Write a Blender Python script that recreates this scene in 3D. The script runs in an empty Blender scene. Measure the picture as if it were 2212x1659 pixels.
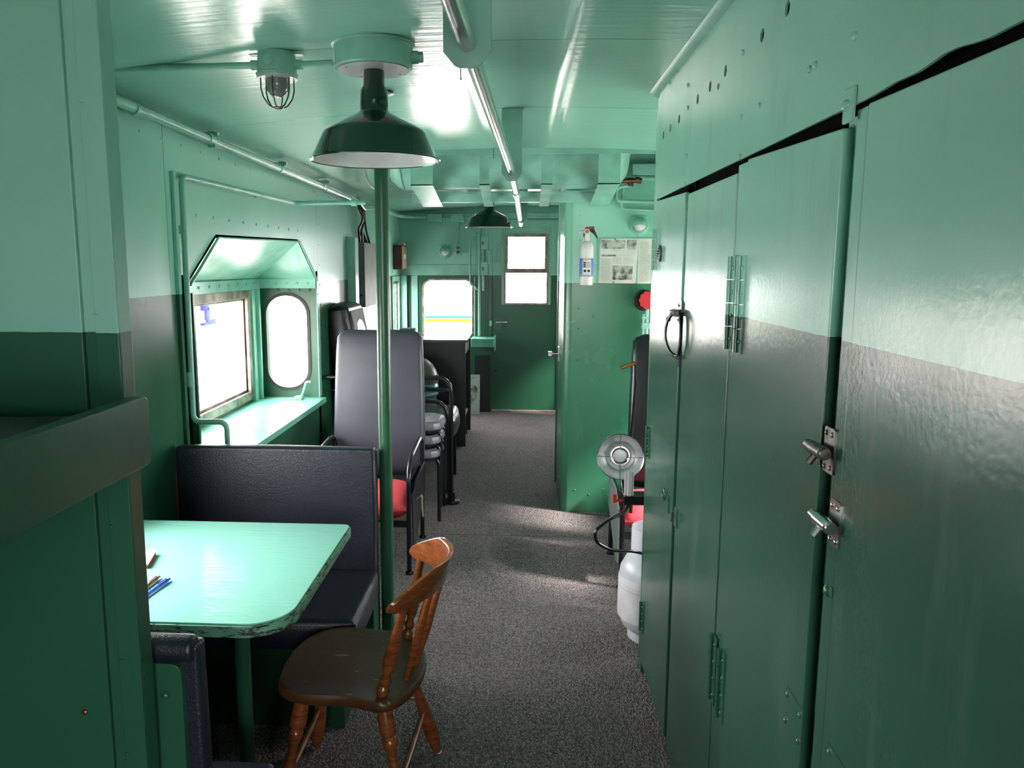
import bpy, bmesh, math, random
from mathutils import Vector, Matrix
from mathutils.geometry import tessellate_polygon
random.seed(7)
PI = math.pi
C = bpy.context.scene.collection
S = bpy.context.scene

# ------------------------------------------------------------------ camera
F, PX, PY, EYE = 1700.0, 1012.0, 829.5, 1.6
PITCH = math.atan(257.5 / F)
YAW = math.atan(115 / F * math.cos(PITCH))
cd = bpy.data.cameras.new('camera'); cam = bpy.data.objects.new('camera', cd); C.objects.link(cam)
cam.location = (0, 0, EYE); cam.rotation_euler = (PI / 2 - PITCH, 0, YAW)
cd.sensor_fit = 'HORIZONTAL'; cd.sensor_width = 36; cd.lens = 36 * F / 2212
cd.shift_x = (1106 - PX) / 2212; cd.clip_start = .02
S.camera = cam

# ------------------------------------------------------------------ world, sun, exposure
SKY = 14.0
w = bpy.data.worlds.new('sky'); S.world = w; w.use_nodes = True
bg = w.node_tree.nodes['Background']; bg.inputs[0].default_value = (1.0, .955, .965, 1); bg.inputs[1].default_value = SKY
sd = bpy.data.lights.new('sun', 'SUN'); sd.energy = 10; sd.angle = math.radians(9); sd.color = (1, .93, .88)
sun = bpy.data.objects.new('sun', sd); C.objects.link(sun)
sun.rotation_euler = Vector((1.0, -.35, .82)).to_track_quat('Z', 'Y').to_euler()
S.view_settings.view_transform = 'Standard'; S.view_settings.look = 'None'
S.view_settings.exposure = 1.12; S.view_settings.gamma = 1; S.view_settings.use_curve_mapping = False
S.cycles.max_bounces = 14; S.cycles.diffuse_bounces = 8; S.cycles.transparent_max_bounces = 12
S.cycles.caustics_reflective = False; S.cycles.caustics_refractive = False
S.cycles.sample_clamp_indirect = 6; S.cycles.use_denoising = True

def portal(loc, rot, sx, sy):
    l = bpy.data.lights.new('window_portal', 'AREA'); l.shape = 'RECTANGLE'; l.size = sx; l.size_y = sy
    l.cycles.is_portal = True
    o = bpy.data.objects.new('window_portal', l); C.objects.link(o); o.location = loc; o.rotation_euler = rot

# ------------------------------------------------------------------ geometry of the photo (metres from pixels, on a known plane)
_f = Vector((-math.sin(YAW) * math.cos(PITCH), math.cos(YAW) * math.cos(PITCH), -math.sin(PITCH)))
_r = Vector((math.cos(YAW), math.sin(YAW), 0)); _u = _r.cross(_f)
def on(x, y, X=None, Y=None, Z=None):
    d = _f + _r * (x - PX) / F - _u * (y - PY) / F
    t = X / d.x if X is not None else (Y / d.y if Y is not None else (Z - EYE) / d.z)
    return Vector((0, 0, EYE)) + d * t

# ------------------------------------------------------------------ materials
def lin(c):
    return tuple((v / 255 / 12.92) if v / 255 <= .04045 else ((v / 255 + .055) / 1.055) ** 2.4 for v in c) + (1,)
def newmat(name):
    m = bpy.data.materials.new(name); m.use_nodes = True
    nt = m.node_tree; return m, nt, nt.nodes['Principled BSDF']
def nd(nt, t, **k):
    n = nt.nodes.new(t)
    for a, v in k.items(): setattr(n, a, v)
    return n
def math_(nt, op, a, b=None, c=None):
    n = nd(nt, 'ShaderNodeMath', operation=op)
    for i, v in enumerate((a, b, c)):
        if v is None: continue
        if isinstance(v, (int, float)): n.inputs[i].default_value = v
        else: nt.links.new(v, n.inputs[i])
    return n.outputs[0]
def mix(nt, fac, a, b):
    n = nd(nt, 'ShaderNodeMix', data_type='RGBA')
    for s, v in ((n.inputs[0], fac), (n.inputs[6], a), (n.inputs[7], b)):
        if hasattr(v, 'links') or hasattr(v, 'is_linked'): nt.links.new(v, s)
        else: s.default_value = v
    return n.outputs[2]
def noise(nt, vec, scale, detail=3, rough=.5):
    n = nd(nt, 'ShaderNodeTexNoise'); n.inputs['Scale'].default_value = scale
    n.inputs['Detail'].default_value = detail; n.inputs['Roughness'].default_value = rough
    nt.links.new(vec, n.inputs['Vector']); return n.outputs['Fac']
def scaled(nt, vec, s):
    m = nd(nt, 'ShaderNodeMapping'); m.inputs['Scale'].default_value = s; nt.links.new(vec, m.inputs['Vector']); return m.outputs[0]
def step(nt, v, lo, hi):
    n = nd(nt, 'ShaderNodeMapRange'); n.inputs[1].default_value = lo; n.inputs[2].default_value = hi
    nt.links.new(v, n.inputs[0]); return n.outputs[0]
def bump(nt, b, h, strength, dist=.01):
    n = nd(nt, 'ShaderNodeBump'); n.inputs['Strength'].default_value = strength; n.inputs['Distance'].default_value = dist
    nt.links.new(h, n.inputs['Height']); nt.links.new(n.outputs[0], b.inputs['Normal'])

LIGHT = (138, 191, 175); DARK = (40, 88, 64)
PAINT_Z = 1.487
def paint(name, rough=.28, top=LIGHT, low=DARK, seams=(), bstr=.12, bscale=60, stretch=(1, 1, 1), chips=0.0, wear=0.0, line=PAINT_Z, spec=.5):
    """gloss enamel: light above the painted line, dark below, joints between sheets as thin dark lines (axis, position)"""
    m, nt, b = newmat(name)
    g = nd(nt, 'ShaderNodeNewGeometry'); sep = nd(nt, 'ShaderNodeSeparateXYZ'); nt.links.new(g.outputs['Position'], sep.inputs[0])
    pos = g.outputs['Position']
    n1 = noise(nt, pos, 1.3, 4); n2 = noise(nt, pos, 25, 2)
    if low is not None:
        z = math_(nt, 'ADD', sep.outputs[2], math_(nt, 'MULTIPLY', math_(nt, 'SUBTRACT', n2, .5), .0025))
        fac = math_(nt, 'GREATER_THAN', z, line)
        col = mix(nt, fac, lin(low), lin(top))
    else:
        col = mix(nt, 0.0, lin(top), lin(top))
    hs = nd(nt, 'ShaderNodeHueSaturation'); nt.links.new(col, hs.inputs['Color'])
    nt.links.new(step(nt, n1, .25, .75), (v := nd(nt, 'ShaderNodeMapRange')).inputs[0]); v.inputs[3].default_value = .92; v.inputs[4].default_value = 1.08
    nt.links.new(v.outputs[0], hs.inputs['Value']); col = hs.outputs[0]
    if chips:
        c = noise(nt, scaled(nt, pos, (14, 34, 34)), 1.0, 5, .7)
        col = mix(nt, step(nt, c, 1 - chips, 1 - chips + .02), col, lin((40, 38, 34)))
    if wear:
        c = noise(nt, scaled(nt, pos, (9, 9, 2)), 1.0, 5, .65)
        col = mix(nt, math_(nt, 'MULTIPLY', step(nt, c, .55, .75), wear), col, lin((105, 122, 112)))
    for ax, p in seams:
        d = math_(nt, 'ABSOLUTE', math_(nt, 'SUBTRACT', sep.outputs[ax], p))
        col = mix(nt, math_(nt, 'LESS_THAN', d, .0016), col, lin((18, 34, 27)))
    nt.links.new(col, b.inputs['Base Color'])
    rn = noise(nt, pos, 3.5, 4)
    r = nd(nt, 'ShaderNodeMapRange'); nt.links.new(rn, r.inputs[0]); r.inputs[3].default_value = rough * .75; r.inputs[4].default_value = rough * 1.3
    nt.links.new(r.outputs[0], b.inputs['Roughness'])
    b.inputs['Specular IOR Level'].default_value = spec
    h = noise(nt, scaled(nt, pos, stretch), bscale, 3)
    bump(nt, b, h, bstr, .004)
    return m
def plain(name, col, rough=.5, metal=0, bstr=0, bscale=80, col2=None, cscale=8, spec=.5, stretch=(1, 1, 1), coat=0):
    m, nt, b = newmat(name)
    g = nd(nt, 'ShaderNodeTexCoord'); pos = g.outputs['Object']
    c2 = col2 or tuple(max(0, c * .9) for c in col)
    f = step(nt, noise(nt, scaled(nt, pos, stretch), cscale, 4), .35, .65)
    nt.links.new(mix(nt, f, lin(col), lin(c2)), b.inputs['Base Color'])
    b.inputs['Roughness'].default_value = rough; b.inputs['Metallic'].default_value = metal
    b.inputs['Specular IOR Level'].default_value = spec; b.inputs['Coat Weight'].default_value = coat
    if bstr: bump(nt, b, noise(nt, scaled(nt, pos, stretch), bscale, 3), bstr, .003)
    return m

M = {}
M['wall'] = paint('wall_paint', .3, spec=.22, seams=[(1, 2.93), (1, 5.12), (1, 6.05), (1, 8.1)], bstr=.05, bscale=18)
M['walls'] = paint('sheet_paint', .3, bstr=.03, bscale=12, spec=.4)
M['bulk'] = paint('bulkhead_paint', .25, top=(130, 194, 171), low=(52, 106, 80), bstr=.10, bscale=7, wear=.15)
M['ceiling'] = paint('ceiling_paint', .2, spec=.24, low=None, seams=[(1, 2.335), (1, 3.3)], bstr=.3, bscale=40, stretch=(.08, 1, 1), chips=.27)
M['ceil2'] = paint('far_ceiling_paint', .2, low=None, seams=[(1, 6.0), (1, 7.0)], bstr=.3, bscale=26, stretch=(.2, 1, 1), chips=.36)
M['locker'] = paint('locker_paint', .21, top=(138, 190, 174), low=(44, 84, 68), bstr=.08, bscale=90, wear=.2, spec=.55)
M['locker_dark'] = plain('locker_shade', (4, 6, 5), .95, spec=.05)  # near-black: shade of the locker inside and gaps put into the colour
M['light'] = plain('light_green_enamel', LIGHT, .27, bstr=.06, spec=.35)
M['sill'] = plain('sill_enamel', (128, 205, 180), .16, bstr=.1, bscale=30)
M['dark'] = plain('dark_green_enamel', DARK, .3, bstr=.08, bscale=60)
M['deep'] = plain('deep_green_enamel', (17, 58, 38), .38, bstr=.08, bscale=60)
M['shade'] = plain('porcelain_green', (6, 50, 30), .07, coat=.6)
M['white_enamel'] = plain('porcelain_white', (222, 222, 224), .2)
M['black_rim'] = plain('black_rim', (10, 10, 10), .25)
M['grey_plate'] = plain('grey_cover_plate', (188, 190, 190), .35, metal=.2)
M['steel'] = plain('bright_steel', (190, 192, 192), .22, metal=1)
M['reflector'] = plain('spun_aluminium', (205, 206, 208), .34, metal=.85)
M['worn_steel'] = plain('worn_steel', (120, 118, 112), .38, metal=.9, col2=(70, 66, 60), cscale=40)
M['alu'] = plain('weathered_aluminium', (172, 150, 142), .45, metal=.25, col2=(110, 92, 84), cscale=12)
M['blacktube'] = plain('black_tube', (14, 15, 20), .22, col2=(24, 24, 28))
M['vinyl'] = plain('dark_vinyl', (26, 33, 45), .42, bstr=.5, bscale=170, col2=(21, 27, 38))
M['vinyl_grey'] = plain('charcoal_vinyl', (62, 62, 74), .44, bstr=.12, bscale=160, col2=(52, 52, 62), cscale=4)
M['black_vinyl'] = plain('black_vinyl', (18, 19, 23), .35, bstr=.2, bscale=120)
M['red'] = plain('red_cloth', (236, 78, 90), .85, bstr=.4, bscale=220, col2=(226, 68, 80))
M['greyseat'] = plain('grey_seat_vinyl', (118, 118, 126), .4, bstr=.1, col2=(88, 88, 96))
M['bag'] = plain('blue_bag_film', (150, 190, 215), .25, bstr=.8, bscale=30)
M['beige'] = plain('taupe_plastic', (112, 106, 96), .4)
M['white_paint'] = plain('white_tank_paint', (206, 206, 212), .35, col2=(186, 188, 196), cscale=6)
M['white_plastic'] = plain('white_plastic', (222, 218, 222), .35)
M['paper'] = plain('paper', (214, 216, 208), .7)
M['printgrey'] = plain('print_grey', (150, 160, 150), .8, col2=(196, 202, 194), cscale=160, stretch=(.6, 1, 3))
M['ink'] = plain('ink', (32, 34, 34), .8)
M['photo'] = plain('printed_photo', (60, 66, 62), .7, col2=(190, 196, 188), cscale=26)
M['brass'] = plain('brass', (180, 140, 70), .3, metal=1)
M['copper'] = plain('copper', (170, 100, 76), .35, metal=.9)
M['blue'] = plain('blue_plastic', (24, 62, 214), .3)
M['label_blue'] = plain('label_blue', (104, 132, 214), .4)
M['redplastic'] = plain('red_plastic', (196, 30, 36), .4)
M['maroon'] = plain('maroon_box', (92, 24, 32), .5)
M['tan'] = plain('tan_card', (150, 130, 112), .6)
M['cable'] = plain('grey_cable', (170, 165, 158), .5)
M['rubber'] = plain('dark_gasket', (44, 38, 36), .6)
M['deskdark'] = plain('dark_desk_paint', (14, 32, 28), .45)
M['desktop'] = plain('desk_laminate', (120, 134, 128), .12)
M['greybox'] = plain('grey_steel_box', (96, 106, 102), .6, spec=.25)
M['stripe'] = plain('grey_striped_cloth', (150, 146, 150), .8, col2=(90, 88, 92), cscale=8, stretch=(1, 12, 1))
M['strap'] = plain('canvas_strap', (116, 108, 96), .9, bstr=.4)
M['rawwood'] = plain('raw_wood', (150, 96, 54), .7, cscale=20)

def wood():
    m, nt, b = newmat('stained_maple')
    g = nd(nt, 'ShaderNodeTexCoord'); pos = g.outputs['Object']
    f = noise(nt, scaled(nt, pos, (2, 2, 14)), 9, 5, .6)
    nt.links.new(mix(nt, step(nt, f, .3, .7), lin((144, 80, 40)), lin((98, 50, 24))), b.inputs['Base Color'])
    b.inputs['Roughness'].default_value = .24; b.inputs['Coat Weight'].default_value = .35; b.inputs['Coat Roughness'].default_value = .15
    return m
M['wood'] = wood()
def seatwood():
    m, nt, b = newmat('worn_seat_wood')
    g = nd(nt, 'ShaderNodeTexCoord'); pos = g.outputs['Object']
    f = noise(nt, scaled(nt, pos, (3, 20, 3)), 5, 4, .6)
    base = mix(nt, step(nt, f, .3, .7), lin((88, 52, 28)), lin((66, 42, 22)))
    c = noise(nt, scaled(nt, pos, (1, 2, 1)), 12, 3, .6)
    col = mix(nt, step(nt, c, .66, .68), base, lin((140, 128, 84)))
    nt.links.new(col, b.inputs['Base Color']); b.inputs['Roughness'].default_value = .36
    return m
M['seatwood'] = seatwood()

def carpet():
    m, nt, b = newmat('loop_carpet')
    g = nd(nt, 'ShaderNodeNewGeometry'); pos = g.outputs['Position']
    v = nd(nt, 'ShaderNodeTexVoronoi'); v.inputs['Scale'].default_value = 1.0
    nt.links.new(scaled(nt, pos, (150, 110, 1)), v.inputs['Vector'])
    f = step(nt, v.outputs['Distance'], .1, .75)
    n = noise(nt, pos, 70, 3, .7); big = noise(nt, pos, 2.2, 4)
    c = mix(nt, f, lin((168, 157, 156)), lin((84, 78, 77)))
    c = mix(nt, step(nt, n, .46, .66), c, lin((104, 97, 96)))
    c = mix(nt, math_(nt, 'MULTIPLY', step(nt, big, .45, .7), .3), c, lin((96, 90, 90)))
    sep = nd(nt, 'ShaderNodeSeparateXYZ'); nt.links.new(pos, sep.inputs[0])
    d = math_(nt, 'ABSOLUTE', math_(nt, 'SUBTRACT', sep.outputs[1], 4.52))
    c = mix(nt, math_(nt, 'LESS_THAN', d, .004), c, lin((80, 76, 76)))
    nt.links.new(c, b.inputs['Base Color']); b.inputs['Roughness'].default_value = .95; b.inputs['Specular IOR Level'].default_value = .15
    bump(nt, b, math_(nt, 'SUBTRACT', n, f), .9, .006)
    return m
M['carpet'] = carpet()
def tabletop():
    m, nt, b = newmat('glossy_table_enamel')
    g = nd(nt, 'ShaderNodeNewGeometry'); pos = g.outputs['Position']
    c1 = noise(nt, scaled(nt, pos, (6, 14, 6)), 3, 5, .7)
    col = mix(nt, step(nt, c1, .72, .735), lin((132, 194, 176)), lin((40, 60, 52)))
    nt.links.new(col, b.inputs['Base Color']); b.inputs['Roughness'].default_value = .13
    h = noise(nt, scaled(nt, pos, (.25, 1, 1)), 62, 4, .6); bump(nt, b, h, .35, .004)
    return m
M['table'] = tabletop()
def edge():
    m, nt, b = newmat('chipped_edge')
    g = nd(nt, 'ShaderNodeNewGeometry'); pos = g.outputs['Position']
    c1 = noise(nt, scaled(nt, pos, (1, 1, 5)), 22, 6, .75)
    col = mix(nt, step(nt, c1, .52, .56), lin((112, 168, 140)), lin((30, 34, 28)))
    nt.links.new(col, b.inputs['Base Color']); b.inputs['Roughness'].default_value = .5
    bump(nt, b, c1, .8, .004); return m
M['edge'] = edge()
def glass():
    m = bpy.data.materials.new('window_glass'); m.use_nodes = True; nt = m.node_tree; nt.nodes.clear()
    o = nd(nt, 'ShaderNodeOutputMaterial'); t = nd(nt, 'ShaderNodeBsdfTransparent'); t.inputs[0].default_value = (.95, .96, .96, 1)
    gl = nd(nt, 'ShaderNodeBsdfGlossy'); gl.inputs['Roughness'].default_value = .03
    lw = nd(nt, 'ShaderNodeLayerWeight'); lw.inputs[0].default_value = .5
    fr_ = math_(nt, 'ADD', math_(nt, 'MULTIPLY', math_(nt, 'POWER', lw.outputs['Facing'], 5), .5), .03)
    mx = nd(nt, 'ShaderNodeMixShader'); nt.links.new(fr_, mx.inputs[0]); nt.links.new(t.outputs[0], mx.inputs[1]); nt.links.new(gl.outputs[0], mx.inputs[2])
    nt.links.new(mx.outputs[0], o.inputs[0]); return m
M['glass'] = glass()
M['bulb'] = plain('frosted_jar', (120, 124, 122), .12, col2=(96, 100, 98))

# ------------------------------------------------------------------ mesh helpers
class MB:
    def __init__(s): s.bm = bmesh.new()
    def face(s, pts): 
        try: s.bm.faces.new([s.bm.verts.new(p) for p in pts])
        except ValueError: pass
        return s
    def box(s, x0, x1, y0, y1, z0, z1, M_=None):
        vs = [s.bm.verts.new(p) for p in ((x0,y0,z0),(x1,y0,z0),(x1,y1,z0),(x0,y1,z0),(x0,y0,z1),(x1,y0,z1),(x1,y1,z1),(x0,y1,z1))]
        if M_ is not None:
            for v in vs: v.co = M_ @ v.co
        for f in ((0,3,2,1),(4,5,6,7),(0,1,5,4),(1,2,6,5),(2,3,7,6),(3,0,4,7)): s.bm.faces.new([vs[i] for i in f])
        return s
    def hexa(s, b, t):
        vs = [s.bm.verts.new(p) for p in list(b) + list(t)]
        n = len(b)
        s.bm.faces.new(vs[:n][::-1]); s.bm.faces.new(vs[n:])
        for i in range(n): s.bm.faces.new([vs[i], vs[(i+1) % n], vs[n+(i+1) % n], vs[n+i]])
        return s
    def rings(s, rings, cap=True):
        rv = [[s.bm.verts.new(p) for p in r] for r in rings]
        n = len(rv[0])
        for a, b in zip(rv, rv[1:]):
            for i in range(n):
                s.bm.faces.new([a[i], a[(i+1) % n], b[(i+1) % n], b[i]])
        if cap: s.bm.faces.new(rv[0][::-1]); s.bm.faces.new(rv[-1])
        return s
    def tube(s, pts, r, seg=14, bend=0.0, cap=True):
        pts = [Vector(p) for p in pts]
        if bend and len(pts) > 2:
            out = [pts[0]]
            for a, p, b in zip(pts, pts[1:], pts[2:]):
                k = min(bend, (a-p).length*.49, (b-p).length*.49)
                A = p + (a-p).normalized()*k; B = p + (b-p).normalized()*k
                for i in range(7):
                    t = i/6; out.append(A*(1-t)**2 + p*2*t*(1-t) + B*t*t)
            out.append(pts[-1]); pts = out
        rs = r if isinstance(r, (list, tuple)) else [r]*len(pts)
        T0 = (pts[1]-pts[0]).normalized()
        N = T0.orthogonal().normalized(); rings = []
        for i, p in enumerate(pts):
            T = ((pts[min(i+1, len(pts)-1)]-pts[max(i-1, 0)])).normalized()
            N = (N - T*N.dot(T)).normalized(); B = T.cross(N)
            rings.append([p + (N*math.cos(2*PI*k/seg) + B*math.sin(2*PI*k/seg))*rs[i] for k in range(seg)])
        return s.rings(rings, cap)
    def lathe(s, prof, p0=(0,0,0), axis=(0,0,1), seg=32, close=False):
        """prof: (radius, height) along axis from p0"""
        ax = Vector(axis).normalized(); N = ax.orthogonal().normalized(); B = ax.cross(N); p0 = Vector(p0); rv = []
        for r, h in prof:
            c = p0 + ax*h
            rv.append([s.bm.verts.new(c)] if r < 1e-6 else [s.bm.verts.new(c + (N*math.cos(2*PI*k/seg)+B*math.sin(2*PI*k/seg))*r) for k in range(seg)])
        if close: rv.append(rv[0])
        for a, b in zip(rv, rv[1:]):
            for i in range(seg):
                j = (i+1) % seg
                q = [a[0]] if len(a) == 1 else [a[i], a[j]]
                q2 = [b[0]] if len(b) == 1 else [b[j], b[i]]
                if len(q)+len(q2) >= 3:
                    try: s.bm.faces.new(q+q2)
                    except ValueError: pass
        return s
    def dome(s, p, n, r, h=None, seg=10):
        h = h or r*.6
        return s.lathe([(r, 0), (r*.92, h*.45), (r*.6, h*.85), (0, h)], p, n, seg)
    def slab(s, outer, holes, fn, th):
        """flat plate: 2-D outline with holes, fn(u, v, w) gives the place, w from 0 to th"""
        polys = [outer]+list(holes)
        flat = [p for q in polys for p in q]
        tris = tessellate_polygon([[Vector((a, b, 0)) for a, b in q] for q in polys])
        F_ = [s.bm.verts.new(fn(a, b, 0)) for a, b in flat]; K_ = [s.bm.verts.new(fn(a, b, th)) for a, b in flat]
        for t in tris:
            try: s.bm.faces.new([F_[i] for i in t]); s.bm.faces.new([K_[i] for i in t][::-1])
            except ValueError: pass
        o = 0
        for q in polys:
            n = len(q)
            for i in range(n):
                a, b = o+i, o+(i+1) % n
                s.bm.faces.new([F_[a], F_[b], K_[b], K_[a]])
            o += n
        return s
    def build(s, name, mat, parent=None, bevel=0, sharp=38, seg=2, sub=0, split=False):
        if split:
            s.bm.verts.index_update(); s.bm.verts.ensure_lookup_table(); seen = set(); out = []
            for v0 in s.bm.verts:
                if v0.index in seen: continue
                st = [v0]; isl = set()
                while st:
                    v = st.pop()
                    if v.index in isl: continue
                    isl.add(v.index); st += [e.other_vert(v) for e in v.link_edges]
                seen |= isl; q = MB(); mp = {i: q.bm.verts.new(s.bm.verts[i].co) for i in sorted(isl)}
                for f in s.bm.faces:
                    if f.verts[0].index in isl: q.bm.faces.new([mp[v.index] for v in f.verts])
                out.append(q.build(name, mat, parent, bevel, sharp, seg))
            return out
        bmesh.ops.recalc_face_normals(s.bm, faces=s.bm.faces)
        off = Vector((0, 0, 0)); q = parent
        while q is not None: off += q.location; q = q.parent
        for v in s.bm.verts: v.co -= off
        me = bpy.data.meshes.new(name); s.bm.to_mesh(me); s.bm.free()
        me.materials.append(mat if not isinstance(mat, str) else M[mat])
        me.polygons.foreach_set('use_smooth', [True]*len(me.polygons)); me.set_sharp_from_angle(angle=math.radians(sharp))
        o = bpy.data.objects.new(name, me); C.objects.link(o); o.parent = parent
        if bevel:
            b = o.modifiers.new('bevel', 'BEVEL'); b.width = bevel; b.segments = seg; b.limit_method = 'ANGLE'; b.angle_limit = math.radians(40)
            b.harden_normals = True
        if sub:
            b = o.modifiers.new('sub', 'SUBSURF'); b.levels = sub; b.render_levels = sub
        return o

def tag(o, label, cat, group=None):
    o['label'] = label; o['category'] = cat
    if group: o['group'] = group
    return o
def thing(name, label, cat, loc, group=None):
    o = bpy.data.objects.new(name, None); C.objects.link(o); o.location = loc; o.empty_display_size = .1
    return tag(o, label, cat, group)
def struct(o): o['kind'] = 'structure'; return o
def dup(root, loc, label=None, rotz=None):
    r = root.copy(); C.objects.link(r); r.location = loc
    if rotz is not None: r.rotation_euler = (0, 0, rotz)
    if label: r['label'] = label
    for ch in list(root.children):
        c = ch.copy(); C.objects.link(c); c.parent = r
        for g in list(ch.children):
            d = g.copy(); C.objects.link(d); d.parent = c
    return r
def lab(o, l): o['label'] = l; return o
def rrect(x0, x1, y0, y1, r, n=6):
    out = []
    for cx, cy, a in ((x1-r, y1-r, 0), (x0+r, y1-r, 90), (x0+r, y0+r, 180), (x1-r, y0+r, 270)):
        for i in range(n+1):
            t = math.radians(a+90*i/n); out.append((cx+r*math.cos(t), cy+r*math.sin(t)))
    return out
def rect(x0, x1, y0, y1): return [(x0, y0), (x1, y0), (x1, y1), (x0, y1)]
def circ(cx, cy, r, n=16): return [(cx+r*math.cos(2*PI*i/n), cy+r*math.sin(2*PI*i/n)) for i in range(n)]
def text(s, size, x, z, Y, mat, parent, name='lettering', align='LEFT', sx=1.0, bold=0):
    cu = bpy.data.curves.new(name, 'FONT'); cu.body = s; cu.size = size; cu.align_x = align; cu.extrude = .0004; cu.offset = bold
    t = bpy.data.objects.new(name+'_src', cu); C.objects.link(t)
    dg = bpy.context.evaluated_depsgraph_get(); me = bpy.data.meshes.new_from_object(t.evaluated_get(dg))
    bpy.data.objects.remove(t)
    off = Vector((0, 0, 0)); q = parent
    while q is not None: off += q.location; q = q.parent
    for v in me.vertices: v.co = Vector((x+v.co.x*sx, Y-v.co.z, z+v.co.y))-off
    me.materials.clear(); me.materials.append(M[mat])
    o = bpy.data.objects.new(name, me); C.objects.link(o); o.parent = parent; return o

# ================================================================== the car body
XW = 1.33; YB = 8.6; YR = -1.7
def cz(x): return 2.225-.042*x*x
XO = 1.71; BY0, BY1 = 3.08, 5.06; BZ0 = .735; BZT = 1.5

struct(MB().box(-XO-.1, XO+.1, YR-.1, YB+.1, -.06, 0).build('floor', 'carpet'))

# ceiling sheets (slightly arched), with the opening where the tank hangs
def ceil_piece(mb, x0, x1, y0, y1, n=14):
    for i in range(n):
        a = x0+(x1-x0)*i/n; b = x0+(x1-x0)*(i+1)/n
        mb.hexa([(a, y0, cz(a)), (b, y0, cz(b)), (b, y1, cz(b)), (a, y1, cz(a))], [(a, y0, cz(a)+.04), (b, y0, cz(b)+.04), (b, y1, cz(b)+.04), (a, y1, cz(a)+.04)])
def weld(mb): bmesh.ops.remove_doubles(mb.bm, verts=mb.bm.verts, dist=1e-5); return mb
TX0, TY0, TY1 = -.80, 4.4, 5.0
m_ = MB(); ceil_piece(m_, -XW-.02, XW+.02, YR, TY0); struct(weld(m_).build('ceiling', 'ceiling'))
m_ = MB(); ceil_piece(m_, -XW-.02, XW+.02, TY1, YB); ceil_piece(m_, -XW-.02, TX0, TY0, TY1); struct(weld(m_).build('ceiling', 'ceil2'))
# recess above the tank
m_ = MB(); m_.box(TX0-.03, XW+.02, TY0, TY0+.02, 2.19, 2.8).box(TX0-.03, XW+.02, TY1-.02, TY1, 2.14, 2.8).box(TX0-.03, XW+.02, TY0, TY1, 2.8, 2.83).box(TX0-.03, TX0, TY0+.02, TY1-.02, 2.20, 2.8).box(XW, XW+.02, TY0+.02, TY1-.02, 2.1, 2.8)
struct(m_.build('trim_1', 'light'))

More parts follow.
